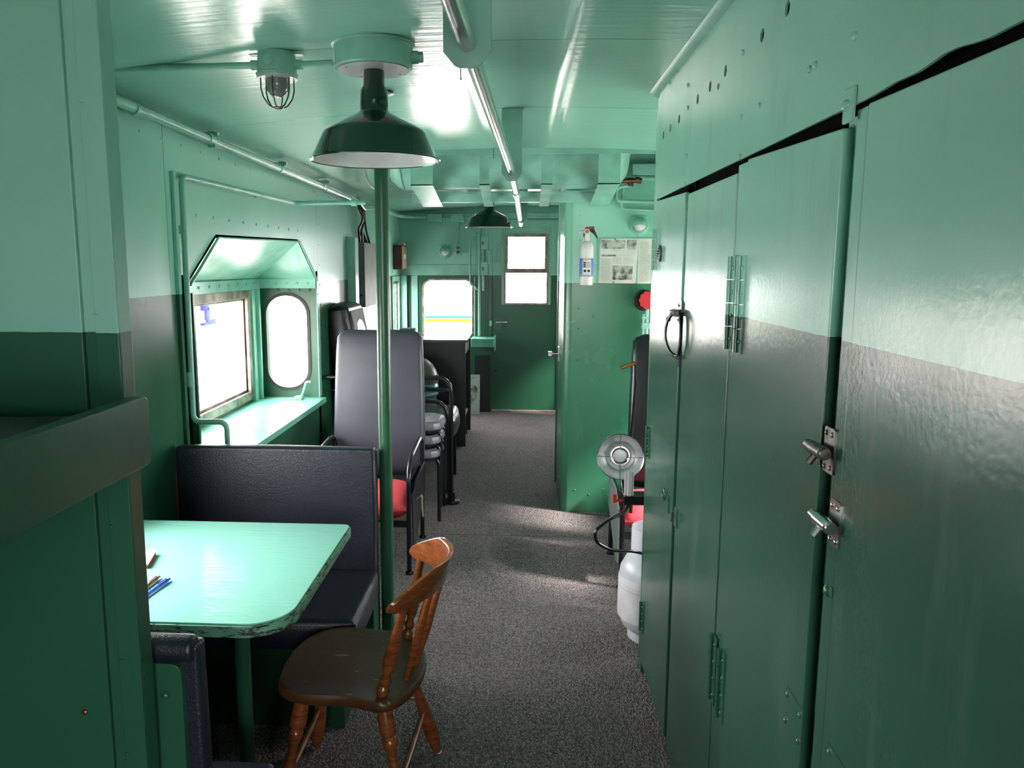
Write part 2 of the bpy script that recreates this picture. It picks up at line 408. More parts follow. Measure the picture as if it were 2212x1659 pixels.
# side walls with bay opening and far window
def side_wall(sgn):
    hole = [(BY0-.004, BZ0-.012), (BY1+.004, BZ0-.012), (BY1+.004, BZT), (4.68, 1.735), (3.40, 1.715), (BY0-.004, BZT+.02)]
    far = rect(8.08, 8.52, .8, 1.45); near = rect(1.62, 2.36, .84, 1.42)  # the nearer opening is unseen, added to bring daylight to the table
    mb = MB(); mb.slab(rect(YR, YB, 0, cz(XW)+.03), [hole, far] + ([near] if sgn < 0 else []), lambda u, v, w_: (sgn*(XW+w_), u, v), .05)
    n = (-sgn, 0, 0)
    if sgn < 0:
        for k in range(26): mb.dome((-XW, 1.9+.17*k if k < 8 else 3.28+.2*(k-8), 2.06), n, .006)
        for k in range(9): mb.dome((-XW, 3.2+.185*k, 1.80), n, .007)
        for yy in (5.16, 6.1, 8.13):
            for k in range(9): mb.dome((-XW, yy, .95+.13*k), n, .006)
        for k in range(6): mb.dome((-XW, 7.9+.1*k, 1.52), n, .005)
    struct(mb.build('wall_left' if sgn < 0 else 'wall_right', 'wall'))
    # bay: outer wall with the big window, end walls with long windows, sloped hood
    wh = rect(3.99, 4.83, .785, 1.415) ; wh_added = rect(3.2, 3.90, .785, 1.415)  # second opening is out of view, added to let in more daylight
    mb = MB(); mb.slab(rect(BY0-.06, BY1+.06, 0.3, 1.56), [wh, wh_added], lambda u, v, w_: (sgn*(XO+w_), u, v), .05)
    struct(mb.build('wall_bay_left' if sgn < 0 else 'wall_bay_right', 'dark'))
    ov = rrect(1.395, 1.665, .80, 1.40, .125, 8)
    for y0, dy, k in ((BY1, .05, 0), (BY0, -.05, 1)):
        mb = MB(); mb.slab(rect(XW, XO, .3, 1.56), [ov], lambda u, v, w_: (sgn*u, y0+dy*w_/.05, v), .05)
        for q in range(5): mb.dome((sgn*(1.37+.07*q), y0, 1.44), (0, -dy, 0), .009, .008)
        struct(mb.build('wall_bay_end_left' if sgn < 0 else 'wall_bay_end_right', 'dark'))
        # gasket and pane
        o = MB().slab(rrect(1.375, 1.685, .78, 1.42, .145, 8), [ov], lambda u, v, w_: (sgn*u, y0-dy*.2+dy*w_/.05*.2, v), .05).build('window_%d' % (3+k+(0 if sgn < 0 else 4)), 'rubber'); struct(o)
        MB().slab(rrect(1.39, 1.67, .795, 1.405, .13, 8), [], lambda u, v, w_: (sgn*u, y0+dy*.5+w_*.1, v), .04).build('pane', 'glass', o)
    # hood
    th = .015
    a, b, c, d = (sgn*XW, 3.40, 1.715), (sgn*XW, 4.68, 1.735), (sgn*XO, BY1, 1.51), (sgn*XO, BY0, 1.51)
    e1, e0 = (sgn*XW, BY1, 1.50), (sgn*XW, BY0, 1.52)
    up = lambda p: (p[0], p[1], p[2]+th)
    mb = MB(); mb.hexa([a, b, c, d], [up(q) for q in (a, b, c, d)]); mb.hexa([b, e1, c], [up(q) for q in (b, e1, c)]); mb.hexa([a, d, e0], [up(q) for q in (a, d, e0)])
    X1 = XO-.012
    mb.box(min(sgn*X1, sgn*XO), max(sgn*X1, sgn*XO), BY0, BY1, 1.445, 1.51)
    mb.box(min(sgn*XW, sgn*XO), max(sgn*XW, sgn*XO), BY1-.012, BY1, 1.45, 1.51)
    for k in range(13): mb.dome((sgn*X1, 3.2+.145*k, 1.48), n, .009, .008)
    for k in range(5): mb.dome((sgn*(1.38+.07*k), BY1-.012, 1.48), (0, -1, 0), .008, .007)
    struct(mb.build('trim_2', 'light'))
    # lip round the opening
    xi = sgn*(XW-.012)
    mb = MB(); mb.tube([(xi, BY0+.002, BZT+.02), (xi, 3.40, 1.715), (xi, 4.68, 1.735), (xi, BY1, BZT)], .006, 8)
    struct(mb.build('trim_3', 'light'))
    # sill and jamb strip
    x0, x1 = sorted((sgn*(XW-.05), sgn*XO))
    struct(MB().box(x0, x1, BY0, BY1, .70, BZ0).build('trim_4', 'sill', bevel=.004))
    x0, x1 = sorted((sgn*(XW-.008), sgn*XW)); mb = MB().box(x0, x1, BY1, BY1+.055, BZ0, 1.5)
    for k in range(5): mb.dome((sgn*(XW-.008), BY1+.02, .85+.14*k), n, .006)
    struct(mb.build('trim_5', 'light', bevel=.002))
    # side window frames
    for q, (y0, y1) in enumerate([(3.99, 4.83), (3.2, 3.90)]):
        fo = MB().slab(rect(y0-.03, y1+.03, .755, 1.445), [rect(y0+.02, y1-.02, .805, 1.395)], lambda u, v, w_: (sgn*(XO-.012+w_), u, v), .02).build('window_%d' % (1+q if sgn < 0 else 5+q), 'alu', bevel=.002); struct(fo)
        MB().slab(rect(y0, y1, .785, 1.415), [rect(y0+.035, y1-.035, .82, 1.38)], lambda u, v, w_: (sgn*(XO+.012+w_), u, v), .02).build('sash', 'alu', fo, bevel=.002)
        MB().box(*sorted((sgn*(XO+.02), sgn*(XO+.024))), y0+.03, y1-.03, .81, 1.39).build('pane', 'glass', fo)
    # mullion fins between side window and end wall
    if sgn < 0:
        struct(MB().box(-XO+.0, -XO+.02, 4.875, 4.93, BZ0, 1.445).box(-XO, -XO+.035, 4.96, 4.985, BZ0, 1.445).build('trim_6', 'light', bevel=.002))
    # far window
    fo = MB().slab(rect(8.05, 8.55, .77, 1.48), [rect(8.10, 8.50, .82, 1.43)], lambda u, v, w_: (sgn*(XW-.012+w_), u, v), .04).build('window_%d' % (9 if sgn < 0 else 10), 'light', bevel=.002); struct(fo)
    MB().slab(rect(8.1, 8.5, .82, 1.43), [rect(8.12, 8.29, .85, 1.40), rect(8.31, 8.48, .85, 1.40)], lambda u, v, w_: (sgn*(XW+.015+w_), u, v), .015).build('sash', 'worn_steel', fo)
    MB().box(*sorted((sgn*(XW+.02), sgn*(XW+.024))), 8.11, 8.49, .84, 1.41).build('pane', 'glass', fo)
    # lights come through these openings
    r = (0, sgn*PI/2, 0)
    portal((sgn*(XO+.08), 4.41, 1.10), r, .62, .84)
    portal((sgn*(XO+.08), 3.55, 1.10), r, .62, .70)
    if sgn < 0:
        portal((-XW-.09, 1.99, 1.13), r, .58, .74)
        fo = MB().slab(rect(1.58, 2.40, .80, 1.46), [rect(1.64, 2.34, .86, 1.40)], lambda u, v, w_: (sgn*(XW-.012+w_), u, v), .04).build('window_14', 'alu', bevel=.002); struct(fo)  # unseen window, added with its opening to light the table
        MB().box(-XW-.024, -XW-.02, 1.62, 2.36, .84, 1.42).build('pane', 'glass', fo)
    portal((sgn*(XW+.08), 8.3, 1.12), r, .6, .4)
side_wall(-1); side_wall(1)

# end wall with door opening and round-cornered window
DX0, DX1, DZ = -.318, .41, 2.085
ww = rrect(-1.065, -.535, .80, 1.435, .09, 6); ww2 = rrect(.62, 1.15, .80, 1.435, .09, 6)
mb = MB().slab(rect(-XW, XW, 0, cz(XW)+.12), [ww, ww2, rect(DX0, DX1, 0.0005, DZ)], lambda u, v, w_: (u, YB+w_, v), .05)
struct(mb.build('wall_back', 'walls'))
for k, q in enumerate((ww, ww2)):
    cxx = -.8 if k == 0 else .885
    o = struct(MB().slab(rrect(cxx-.283, cxx+.283, .782, 1.453, .107, 6), [rrect(cxx-.262, cxx+.262, .803, 1.432, .088, 6)], lambda u, v, w_: (u, YB-.008+w_, v), .03).build('window_%d' % (11+k), 'alu', bevel=.002))
    MB().slab(rrect(cxx-.264, cxx+.264, .801, 1.434, .089, 6), [], lambda u, v, w_: (u, YB+.012+w_, v), .004).build('pane', 'glass', o)
portal((-.8, YB+.09, 1.12), (PI/2, 0, PI), .53, .62); portal((.05, YB+.09, 1.55), (PI/2, 0, PI), .46, .74)
struct(MB().box(-1.30, -.47, YB-.006, YB, 1.487, 1.60).box(-XW, -1.245, YB-.05, YB, .75, 1.487).box(-1.20, -1.13, YB-.012, YB, .78, 1.487).build('trim_7', 'light', bevel=.002))
struct(MB().box(-XW, XW, YB-.05, YB, 2.085, 2.145).build('trim_8', 'light', bevel=.003))
struct(MB().box(DX0-.04, DX0-.004, YB-.012, YB, 0, DZ).box(DX1+.004, DX1+.04, YB-.012, YB, 0, DZ).build('trim_9', 'walls', bevel=.002))
# the door
dr = MB().slab(rect(DX0+.004, DX1-.004, .012, DZ-.006), [rect(-.172, .272, 1.19, 1.92)], lambda u, v, w_: (u, YB+.004+w_, v), .04).build('door_1', 'walls', bevel=.002); struct(dr)
MB().slab(rect(-.215, .315, 1.17, 2.0), [rect(-.19, .29, 1.18, 1.955)], lambda u, v, w_: (u, YB-.002+w_, v), .006).build('molding', 'light', dr)
fr = MB().slab(rect(-.178, .278, 1.535, 1.93), [rect(-.148, .246, 1.56, 1.895)], lambda u, v, w_: (u, YB-.012+w_, v), .03).build('window_frame', 'alu', dr, bevel=.002)
MB().box(-.148, .246, YB-.004, YB+.004, 1.658, 1.664).build('crossbar', 'alu', fr)
MB().box(-.15, .25, YB+.006, YB+.009, 1.555, 1.90).build('pane', 'glass', fr)
fr = MB().slab(rect(-.19, .29, 1.17, 1.535), [rect(-.168, .268, 1.19, 1.513)], lambda u, v, w_: (u, YB-.018+w_, v), .03).build('window_frame', 'alu', dr, bevel=.002)
MB().box(-.17, .27, YB+.002, YB+.005, 1.188, 1.515).build('pane', 'glass', fr)
hb = MB().box(-.30, -.21, YB-.018, YB, .90, 1.03); 
for x in (-.29, -.255, -.22):
    for z in (.91, 1.02): hb.dome((x, YB-.018, z), (0, -1, 0), .005)
hb = hb.build('lock_case', 'dark', dr, bevel=.002)
MB().tube([(-.27, YB-.02, .985), (-.27, YB-.06, .985), (-.15, YB-.062, .982)], [.012, .014, .009], 10).build('lever', 'steel', hb)
MB().box(-.345, -.318, YB-.03, YB-.013, .94, 1.0).build('keeper', 'light', dr, bevel=.002)
hs = MB().box(-.31, -.225, YB-.008, YB, .385, .44); hs.tube([(-.28, YB-.012, .43), (-.27, YB-.02, .46)], .005, 8); hs.build('lower_latch', 'dark', dr)
hs = MB().box(-.265, -.235, YB-.02, YB, 1.64, 1.84); hs.box(-.27, -.23, YB-.03, YB-.018, 1.76, 1.80); hs.build('door_closer', 'light', dr, bevel=.003)
struct(MB().slab(rect(DX0-.05, DX1+.05, -.01, DZ+.05), [rect(DX0+.02, DX1-.02, .03, DZ-.03)], lambda u, v, w_: (u, YB+.051+w_, v), .02).build('door_light_stop', 'dark'))  # unseen ring behind the door, added to stop light leaking in
struct(MB().box(DX0, DX1, YB-.07, YB, 0, .012).build('trim_10', 'alu'))

# rear wall behind the photographer, with unseen door and side windows added for daylight
mb = MB().slab(rect(-XW, XW, 0, cz(XW)+.12), [rect(-.30, .30, 1.0, 1.95), rrect(.6, 1.15, .8, 1.44, .08)], lambda u, v, w_: (u, YR-w_, v), .05)
struct(mb.build('wall_front', 'walls'))
for a, b, c, d in ((-.30, .30, 1.0, 1.95), (.6, 1.15, .8, 1.44)):
    o = struct(MB().slab(rect(a-.02, b+.02, c-.02, d+.02), [rect(a+.02, b-.02, c+.02, d-.02)], lambda u, v, w_: (u, YR+.01-w_, v), .03).build('window_13', 'alu'))
    MB().box(a, b, YR-.03, YR-.026, c, d).build('pane', 'glass', o)
    portal(((a+b)/2, YR-.09, (c+d)/2), (PI/2, 0, 0), b-a, d-c)

# ------------------------------------------------------------------ closet bulkhead on the right beyond the lockers
BX, BYF, BYR = .268, 5.0, 5.72
r_ = .05; prof = [(XW, BYF)] + [(BX+r_-r_*math.sin(t), BYF+r_-r_*math.cos(t)) for t in [i*PI/16 for i in range(9)]] + [(BX, BYR), (XW, BYR)]
mb = MB().hexa([(x, y, 0) for x, y in prof], [(x, y, cz(x)) for x, y in prof])
for z in (.15, .45, .72, 1.0, 1.2, 1.33, 1.6, 1.75, 1.9): mb.dome((.36, BYF, z), (0, -1, 0), .006)
for x in (.45, .57): mb.dome((x, BYF, .12), (0, -1, 0), .006); mb.dome((x, BYF, 1.28), (0, -1, 0), .006)
bk = struct(mb.build('wall_bulkhead', 'bulk'))
mb = MB().tube([(BX-.06, 5.55, .98), (BX, 5.55, .98)], .012, 12).box(BX-.075, BX-.05, 5.52, 5.58, .965, .995).box(BX-.006, BX, 5.50, 5.60, .93, 1.03)
tag(mb.build('closet_latch', 'steel', bevel=.002), 'chrome latch knob on the closet wall edge beside the far door', 'latch')
struct(MB().box(BX-.01, BX+.02, BYR, BYR+.02, 0, 2.2).build('trim_11', 'walls'))

# ------------------------------------------------------------------ partition at the left foreground
wp_ = struct(MB().box(-XW, -.742, 1.285, 1.31, 0, cz(1)).box(-.742, -.70, 1.292, 1.31, 0, cz(1)).build('wall_partition', 'walls', bevel=.002))
mb = MB().box(-.712, -.672, 1.272, 1.276, 0, cz(.7)).box(-.676, -.672, 1.276, 1.318, 0, cz(.7))
for z in (.5, .72, .9, 1.15, 1.52, 1.86): mb.dome((-.707, 1.271, z), (0, -1, 0), .0035)
struct(mb.build('trim_12', 'walls', bevel=.0015))
mb = MB(); mb.dome((-.79, 1.285, .79), (0, -1, 0), .006).dome((-.722, 1.292, .66), (0, -1, 0), .005)
mb.build('wall_screw', 'copper', wp_, split=True)

# ================================================================== bunk at the left foreground
t = thing('bunk_bed', 'dark green bunk with a wide side board in the left foreground', 'bunk', (-.95, 0, 1.2))
b = rrect(-1.6, 1.212, 1.281, 1.392, .012, 3)
MB().slab(b, [], lambda u, v, w_: (-.625+w_, u, v), .027).build('side_board', 'dark', t, bevel=.003)
MB().box(-XW, -.655, -1.6, 1.27, 1.255, 1.279).build('bunk_base', 'deep', t)
mb = MB(); N_ = 22
g = [[mb.bm.verts.new((-1.32+.68*i/8, -1.55+2.80*j/N_, 1.372+.008*math.sin(j*1.9+i)*math.sin(i*.9+j*.5)-(.03 if i in (0, 8) or j in (0, N_) else 0))) for j in range(N_+1)] for i in range(9)]
for i in range(8):
    for j in range(N_): mb.bm.faces.new([g[i][j], g[i+1][j], g[i+1][j+1], g[i][j+1]])
mb.box(-1.315, -.645, -1.545, 1.245, 1.282, 1.345)
mt = tag(mb.build('mattress', 'black_vinyl', sharp=80), 'black mattress lying on the bunk behind its green side board', 'mattress')

# ================================================================== dinette: benches, table, pole
def cushion(x0, x1, y0, y1, z0, z1, r=.03, bulge=.012, nx=10, ny=6):
    """rounded pad with a slightly domed top"""
    mb = MB(); mb.box(x0, x1, y0, y1, z0, z1)
    bmesh.ops.subdivide_edges(mb.bm, edges=mb.bm.edges[:], cuts=5, use_grid_fill=True)
    cx, cy, cz_ = (x0+x1)/2, (y0+y1)/2, (z0+z1)/2
    for v in mb.bm.verts:
        u, w_, q = (v.co.x-cx)/(x1-x0)*2, (v.co.y-cy)/(y1-y0)*2, (v.co.z-cz_)/(z1-z0)*2
        f = Vector(((1-w_*w_)*(1-q*q)*u, (1-u*u)*(1-q*q)*w_, (1-u*u)*(1-w_*w_)*q))
        v.co += f*bulge
        # round the corners
        for a, b_, dim in ((0, 1, 0),):
            pass
    return mb
t = thing('dinette_bench', 'dark vinyl bench beyond the green table, its back facing the camera end', 'bench', (-.93, 2.8, 0))
cushion(-1.31, -.548, 2.845, 2.90, .40, .915, bulge=.006).build('backrest', 'vinyl', t, bevel=.018, seg=3)
MB().box(-1.31, -.548, 2.90, 2.93, .02, .90).build('back_panel', 'deep', t, bevel=.003)
mb = cushion(-1.31, -.535, 2.40, 2.845, .335, .445, bulge=.012)
mb.build('seat', 'vinyl', t, bevel=.03, seg=4)
MB().box(-1.31, -.60, 2.50, 2.90, .0, .335).build('seat_base', 'deep', t, bevel=.003)
MB().box(-.60, -.548, 2.80, 2.93, .0, .40).build('end_post', 'dark', t, bevel=.004)

t = thing('dinette_bench', 'dark vinyl bench nearest the camera with a green wooden back board', 'bench', (-.95, 1.5, 0))
MB().slab(rrect(-1.31, -.628, .0, .862, .02, 4), [], lambda u, v, w_: (u, 1.335+w_, v), .02).build('back_board', 'dark', t, bevel=.003)
mb = cushion(-1.31, -.605, 1.356, 1.40, .36, .888, bulge=.006); mb.build('backrest', 'vinyl', t, bevel=.014, seg=3)
mb = MB(); mb.tube([(-1.31, 1.362, .882), (-.61, 1.362, .882)], .026, 16); mb.build('backrest_roll', 'vinyl', t, bevel=.008)
mb = MB().dome((-.66, 1.335, .80), (0, -1, 0), .009, .008).dome((-.66, 1.335, .5), (0, -1, 0), .005, .004); mb.build('bolt', 'dark', t, split=True)
cushion(-1.31, -.565, 1.40, 1.672, .33, .442, bulge=.01).build('seat', 'vinyl', t, bevel=.03, seg=4)
MB().box(-1.31, -.63, 1.40, 1.62, 0, .33).build('seat_base', 'deep', t, bevel=.003)

t = thing('dinette_table', 'glossy light green table with a chipped edge and rounded corner', 'table', (-.95, 2.12, 0))
def arc(cx, cy, r, a0, a1, n=8): return [(cx+r*math.cos(math.radians(a0+(a1-a0)*i/n)), cy+r*math.sin(math.radians(a0+(a1-a0)*i/n))) for i in range(n+1)]
ol = [(-XW+.002, 1.752)] + arc(-.675, 1.866, .112, -90, 0) + arc(-.585, 2.48, .022, 0, 90, 4) + [(-XW+.002, 2.502)]
ol2 = [(-XW+.002, 1.748)] + arc(-.675, 1.866, .117, -90, 0) + arc(-.585, 2.48, .027, 0, 90, 4) + [(-XW+.002, 2.507)]
MB().slab(ol, [], lambda u, v, w_: (u, v, .736+w_), .005).build('tabletop', 'table', t, bevel=.002)
eb = MB(); eb.slab(ol2, [], lambda u, v, w_: (u, v, .706+w_), .030)
eb.build('table_edge', 'edge', t, bevel=.003)
pl = MB().tube([(-.735, 1.93, 0), (-.735, 1.93, .706)], .021, 20); pl.lathe([(.0, 0), (.05, 0), (.05, .006), (.022, .01)], (-.735, 1.93, 0)); pl.build('leg', 'dark', t)

mb = MB().tube([(-.515, 2.925, 0), (-.515, 2.925, cz(.5))], .0255, 28); mb.lathe([(.0, 0), (.031, 0), (.031, .008), (.026, .012)], (-.515, 2.925, 0)).lathe([(0, 0), (.05, 0), (.05, -.008), (.027, -.012)], (-.515, 2.925, cz(.5)-.0005))
tag(mb.build('stanchion_pole', 'dark'), 'dark green floor to ceiling pole at the corner of the far bench', 'pole')

# pens and notebook
def pen(p, d, mat, lab_, cat='pen'):
    d = Vector(d).normalized(); p = Vector(p)
    t = thing('pen', lab_, cat, p)
    MB().lathe([(0, 0), (.002, .004), (.0042, .014), (.0045, .10), (.0045, .125)], p, d, 14).build('barrel', mat, t)
    c_ = MB().lathe([(.0, 0), (.0046, 0), (.0046, .01), (.003, .014), (.003, .022), (0, .023)], p+d*.125, d, 14); c_.tube([p+d*.13+Vector((0, 0, .003)), p+d*.13+Vector((0, 0, .008)), p+d*.09+Vector((0, 0, .0075))], .0012, 6); c_.build('cap', mat, t)
    return t
def penat(p1, p0, *a): d = (p1-p0).normalized(); return pen(p1-d*.148, d, *a)
p1 = on(367, 1250, Z=.747); p0 = on(322, 1282, Z=.747); penat(p1, p0, 'blue', 'blue ballpoint pen lying on the green table')
p1 = on(345, 1245, Z=.747); p0 = on(316, 1268, Z=.747); penat(p1, p0, 'copper', 'red brown pencil stub lying beside the blue pen on the table')
nbk = thing('notebook', 'small white notebook with red edge lying on the green table', 'notebook', (-1.05, 2.15, .741))
R_ = Matrix.Translation((-1.158, 2.11, 0)) @ Matrix.Rotation(math.radians(14), 4, 'Z')
MB().box(-.05, .09, -.055, .055, .7415, .753, R_).build('pages', 'redplastic', nbk)
MB().box(-.052, .092, -.057, .057, .753, .756, R_).build('cover', 'paper', nbk)

# ================================================================== wooden side chair
t = thing('wooden_chair', 'brown varnished wooden chair with turned legs tucked under the green table', 'chair', (-.48, 2.15, 0))
so = [(-.685, 2.09), (-.69, 2.15), (-.685, 2.23), (-.66, 2.32), (-.60, 2.375), (-.52, 2.385), (-.44, 2.365), (-.37, 2.37), (-.335, 2.36), (-.305, 2.31), (-.275, 2.22), (-.268, 2.15), (-.275, 2.07), (-.305, 1.985), (-.335, 1.95), (-.362, 1.935), (-.40, 1.945), (-.46, 1.965), (-.54, 1.962), (-.60, 1.965), (-.655, 1.99), (-.68, 2.03)]
def smooth(poly, it=2):
    for _ in range(it):
        out = []
        for a, b in zip(poly, poly[1:]+poly[:1]):
            out += [(a[0]*.75+b[0]*.25, a[1]*.75+b[1]*.25), (a[0]*.25+b[0]*.75, a[1]*.25+b[1]*.75)]
        poly = out
    return poly
so = smooth(so, 2); cxx, cyy = -.48, 2.155
def ring(poly, k, z): return [(cxx+(x-cxx)*k, cyy+(y-cyy)*k, z) for x, y in poly]
mb = MB().rings([ring(so, .93, .400), ring(so, .985, .408), ring(so, 1.0, .418), ring(so, .995, .43), ring(so, .975, .437), ring(so, .90, .436), ring(so, .7, .428), ring(so, .35, .424)])
mb.build('seat', 'seatwood', t, sharp=60)
def turned(mb, p, q, prof, seg=18):
    p, q = Vector(p), Vector(q); L = (q-p).length
    mb.lathe([(r, h*L) for h, r in prof], p, (q-p), seg)
legp = [(0, .0), (0, .011), (.03, .015), (.15, .0225), (.3, .0235), (.45, .0195), (.60, .013), (.66, .0135), (.68, .0205), (.705, .0215), (.73, .0205), (.745, .0165), (.76, .023), (.80, .0245), (.88, .022), (1, .019), (1, 0)]
tops = [(-.60, 2.03), (-.60, 2.28), (-.375, 2.01), (-.36, 2.30)]; feet = [(-.675, 1.955), (-.672, 2.392), (-.29, 1.925), (-.262, 2.39)]
for (a, b), (c, d) in zip(tops, feet):
    mb = MB(); turned(mb, (c, d, .0), (a, b, .415), legp); lg = mb.build('leg', 'wood', t)
    MB().lathe([(0, 0), (.0125, 0), (.0135, .004), (.0125, .008), (0, .008)], (c, d, 0), (0, 0, 1), 12).build('glide', 'white_plastic', lg)
def legpt(i, h): a, b = tops[i]; c, d = feet[i]; k = h/.415; return Vector((c+(a-c)*k, d+(b-d)*k, h))
sp = [(0, .007), (.2, .0095), (.5, .0115), (.8, .0095), (1, .007)]
for i, j, h in ((0, 1, .17), (2, 3, .17)):
    mb = MB(); turned(mb, legpt(i, h), legpt(j, h), sp, 12); mb.build('stretcher', 'wood', t)
m0 = (legpt(0, .17)+legpt(1, .17))/2; 
for i, j, h in ((1, 3, .22), (0, 2, .13)):
    mb = MB(); turned(mb, legpt(i, h), legpt(j, h), sp, 12); mb.build('stretcher', 'wood', t)
def railx(y): return -.338+.118*(1-((y-2.14)/.215)**2)
post = [(0, 0), (0, .012), (.03, .017), (.07, .018), (.10, .013), (.12, .010), (.14, .015), (.18, .0165), (.22, .012), (.25, .011), (.30, .016), (.42, .0195), (.6, .0165), (.8, .0125), (1, .0115), (1, 0)]
spn = [(0, 0), (0, .008), (.2, .0105), (.45, .0135), (.7, .010), (1, .0075), (1, 0)]
for yb, yt, xb, pr_ in ((1.985, 1.955, -.372, post), (2.325, 2.325, -.350, post)):
    mb = MB(); turned(mb, (xb, yb, .432), (railx(yt)+.004, yt, .70), pr_); mb.build('back_post', 'wood', t)
for yb, yt, xb in ((2.075, 2.05, -.318), (2.155, 2.14, -.302), (2.24, 2.235, -.318)):
    mb = MB(); turned(mb, (xb, yb, .432), (railx(yt), yt, .71), spn); mb.build('spindle', 'wood', t)
rings_ = []; N_ = 28
for i in range(N_+1):
    y = 1.925+.43*i/N_; x = railx(y); k = abs((y-2.14)/.215)
    top = .79 if k < .55 else .79-.062*((k-.55)/.45)**1.3; bot = .690+.012*(1-k*k); 
    if k > .94: bot += .010; top -= .004
    lean = .028; th = .0095
    pts = []
    for dx, z in ((-th, bot+.006), (-th*.6, bot), (th*.6, bot), (th, bot+.006), (th, top-.006), (th*.6, top), (-th*.6, top), (-th, top-.006)):
        pts.append((x+dx+lean*(z-.70)/.09, y, z))
    rings_.append(pts)
MB().rings(rings_).build('crest_rail', 'wood', t, sharp=50)

# ================================================================== recliner armchairs
def armchair(x0, x1, yf, yb, lb, group, mirror=False):
    """seat facing the camera end; aisle side at x1 (or x0 when mirrored)"""
    t = thing('armchair', lb, 'armchair', ((x0+x1)/2, (yf+yb)/2, 0), group)
    xa, xb = x0+.035, x1-.035
    # back pad
    rings_ = []
    def rr(z, w_, d, yc):
        return [(( x0+x1)/2+sh+u, yc+v, z) for u, v in rrect(-w_, w_, -d, d, min(d*.95, .03), 4)]
    W = (x1-x0)/2-.02; sh = .10 if mirror else 0
    zs = [(.375, .55, .02), (.39, .93, .034), (.43, .965, .042), (.6, .99, .045), (.9, .965, .045), (1.1, .94, .042), (1.18, .92, .036), (1.205, .86, .028), (1.222, .70, .012)]
    rings_ = [rr(z, W*k, d, yb+.04+(z-.4)*.10) for z, k, d in zs]
    MB().rings(rings_).build('backrest', 'vinyl_grey' if not mirror else 'black_vinyl', t, sharp=70)
    # drooping seat cushion in red cloth
    rings_ = []
    for i in range(13):
        u = -1+2*i/12; k = (1-abs(u)**4)**.5 if abs(u) < 1 else .0
        k = max(k, .35)
        prof_ = [(yf+.40, .40), (yf+.2, .405), (yf+.10, .40), (yf+.055, .375), (yf+.04, .33), (yf+.05, .285), (yf+.09, .262), (yf+.2, .262), (yf+.40, .30)]
        cy_ = yf+.22; cz__ = .33
        rings_.append([((x0+x1)/2+u*(W-.03), cy_+(a-cy_)*(.9+.1*k), cz__+(b-cz__)*k) for a, b in prof_])
    MB().rings(rings_).build('seat', 'red', t, sharp=70)
    MB().box(xa, xb, yf+.05, yf+.08, .235, .262).box(xa, xb, yb-.08, yb-.05, .235, .262).build('cross_rail', 'blacktube', t, split=True)
    MB().box((x0+x1)/2-.12, (x0+x1)/2+.16, yf+.045, yf+.085, .228, .262).build('seat_board', 'rawwood', t)
    for s_, xx in ((0, xa), (1, xb)):
        MB().tube([(xx, yf, 0), (xx, yf, .53), (xx, yf+.10, .60), (xx, yb-.08, .62), (xx, yb, .60), (xx, yb, 0)], .0125, 12, bend=.05).build('arm_frame', 'blacktube', t)
        MB().slab([(yf+.05, .20), (yf+.05, .46), (yb-.08, .30), (yb-.02, .10), (yb-.02, .42), (yf+.12, .46)][:0] or [(yf+.02, .12), (yf+.02, .40), (yf+.16, .47), (yb-.02, .47), (yb-.02, .30), (yf+.10, .12)], [], lambda u, v, w_: (xx+(.014 if s_ else -.020)+w_, u, v), .006).build('side_plate', 'greybox' if mirror else 'blacktube', t, bevel=.002)
        MB().lathe([(0, 0), (.02, 0), (.022, .006), (.02, .012), (0, .012)], (xx, yf, 0), (0, 0, 1), 12).lathe([(0, 0), (.02, 0), (.022, .006), (.02, .012), (0, .012)], (xx, yb, 0), (0, 0, 1), 12).build('foot', 'blacktube', t, split=True)
        kx = xx+(-.03 if s_ else .03)
        MB().lathe([(0, 0), (.016, 0), (.016, .02), (0, .02)], (min(kx, xx), yf+.25, .40), (1, 0, 0), 12).box(min(kx, xx), min(kx, xx)+.012, yf+.22, yb+.02, .35, .44).build('recline_hinge', 'blacktube', t)
    return t
a1 = armchair(-1.12, -.535, 3.895, 4.45, 'high backed armchair with charcoal back and red seat behind the far bench', 'armchairs in the bay')
mb = MB(); X_ = -.545
pts = [(X_, 4.0, .37), (X_+.02, 4.02, .385), (X_+.022, 4.05, .37), (X_+.02, 4.08, .30), (X_+.02, 4.10, .24)]
for a, b in zip(pts, pts[1:]):
    mb.hexa([Vector(a)+Vector((0, -.006, 0)), Vector(a)+Vector((.004, .024, 0)), Vector(a)+Vector((.004, .024, .004)), Vector(a)+Vector((0, -.006, .004))], [Vector(b)+Vector((0, -.006, 0)), Vector(b)+Vector((.004, .024, 0)), Vector(b)+Vector((.004, .024, .004)), Vector(b)+Vector((0, -.006, .004))])
mb.build('strap', 'strap', a1)
a2 = armchair(.475, 1.06, 3.79, 4.26, 'black backed armchair with red seat partly hidden behind the lockers', 'armchairs in the bay', True)
a2_l = MB(); p = on(1372, 784, Y=4.2); q = on(1340, 795, Y=4.2)
a2_l.tube([(.60, 4.25, .62), (p.x+.012, 4.24, p.z-.12), p], .006, 8); a2_l.build('lever_rod', 'blacktube', a2)
MB().tube([p, q], .0095, 10).build('lever_handle', 'brass', a2)
del a1['group'], a2['group']

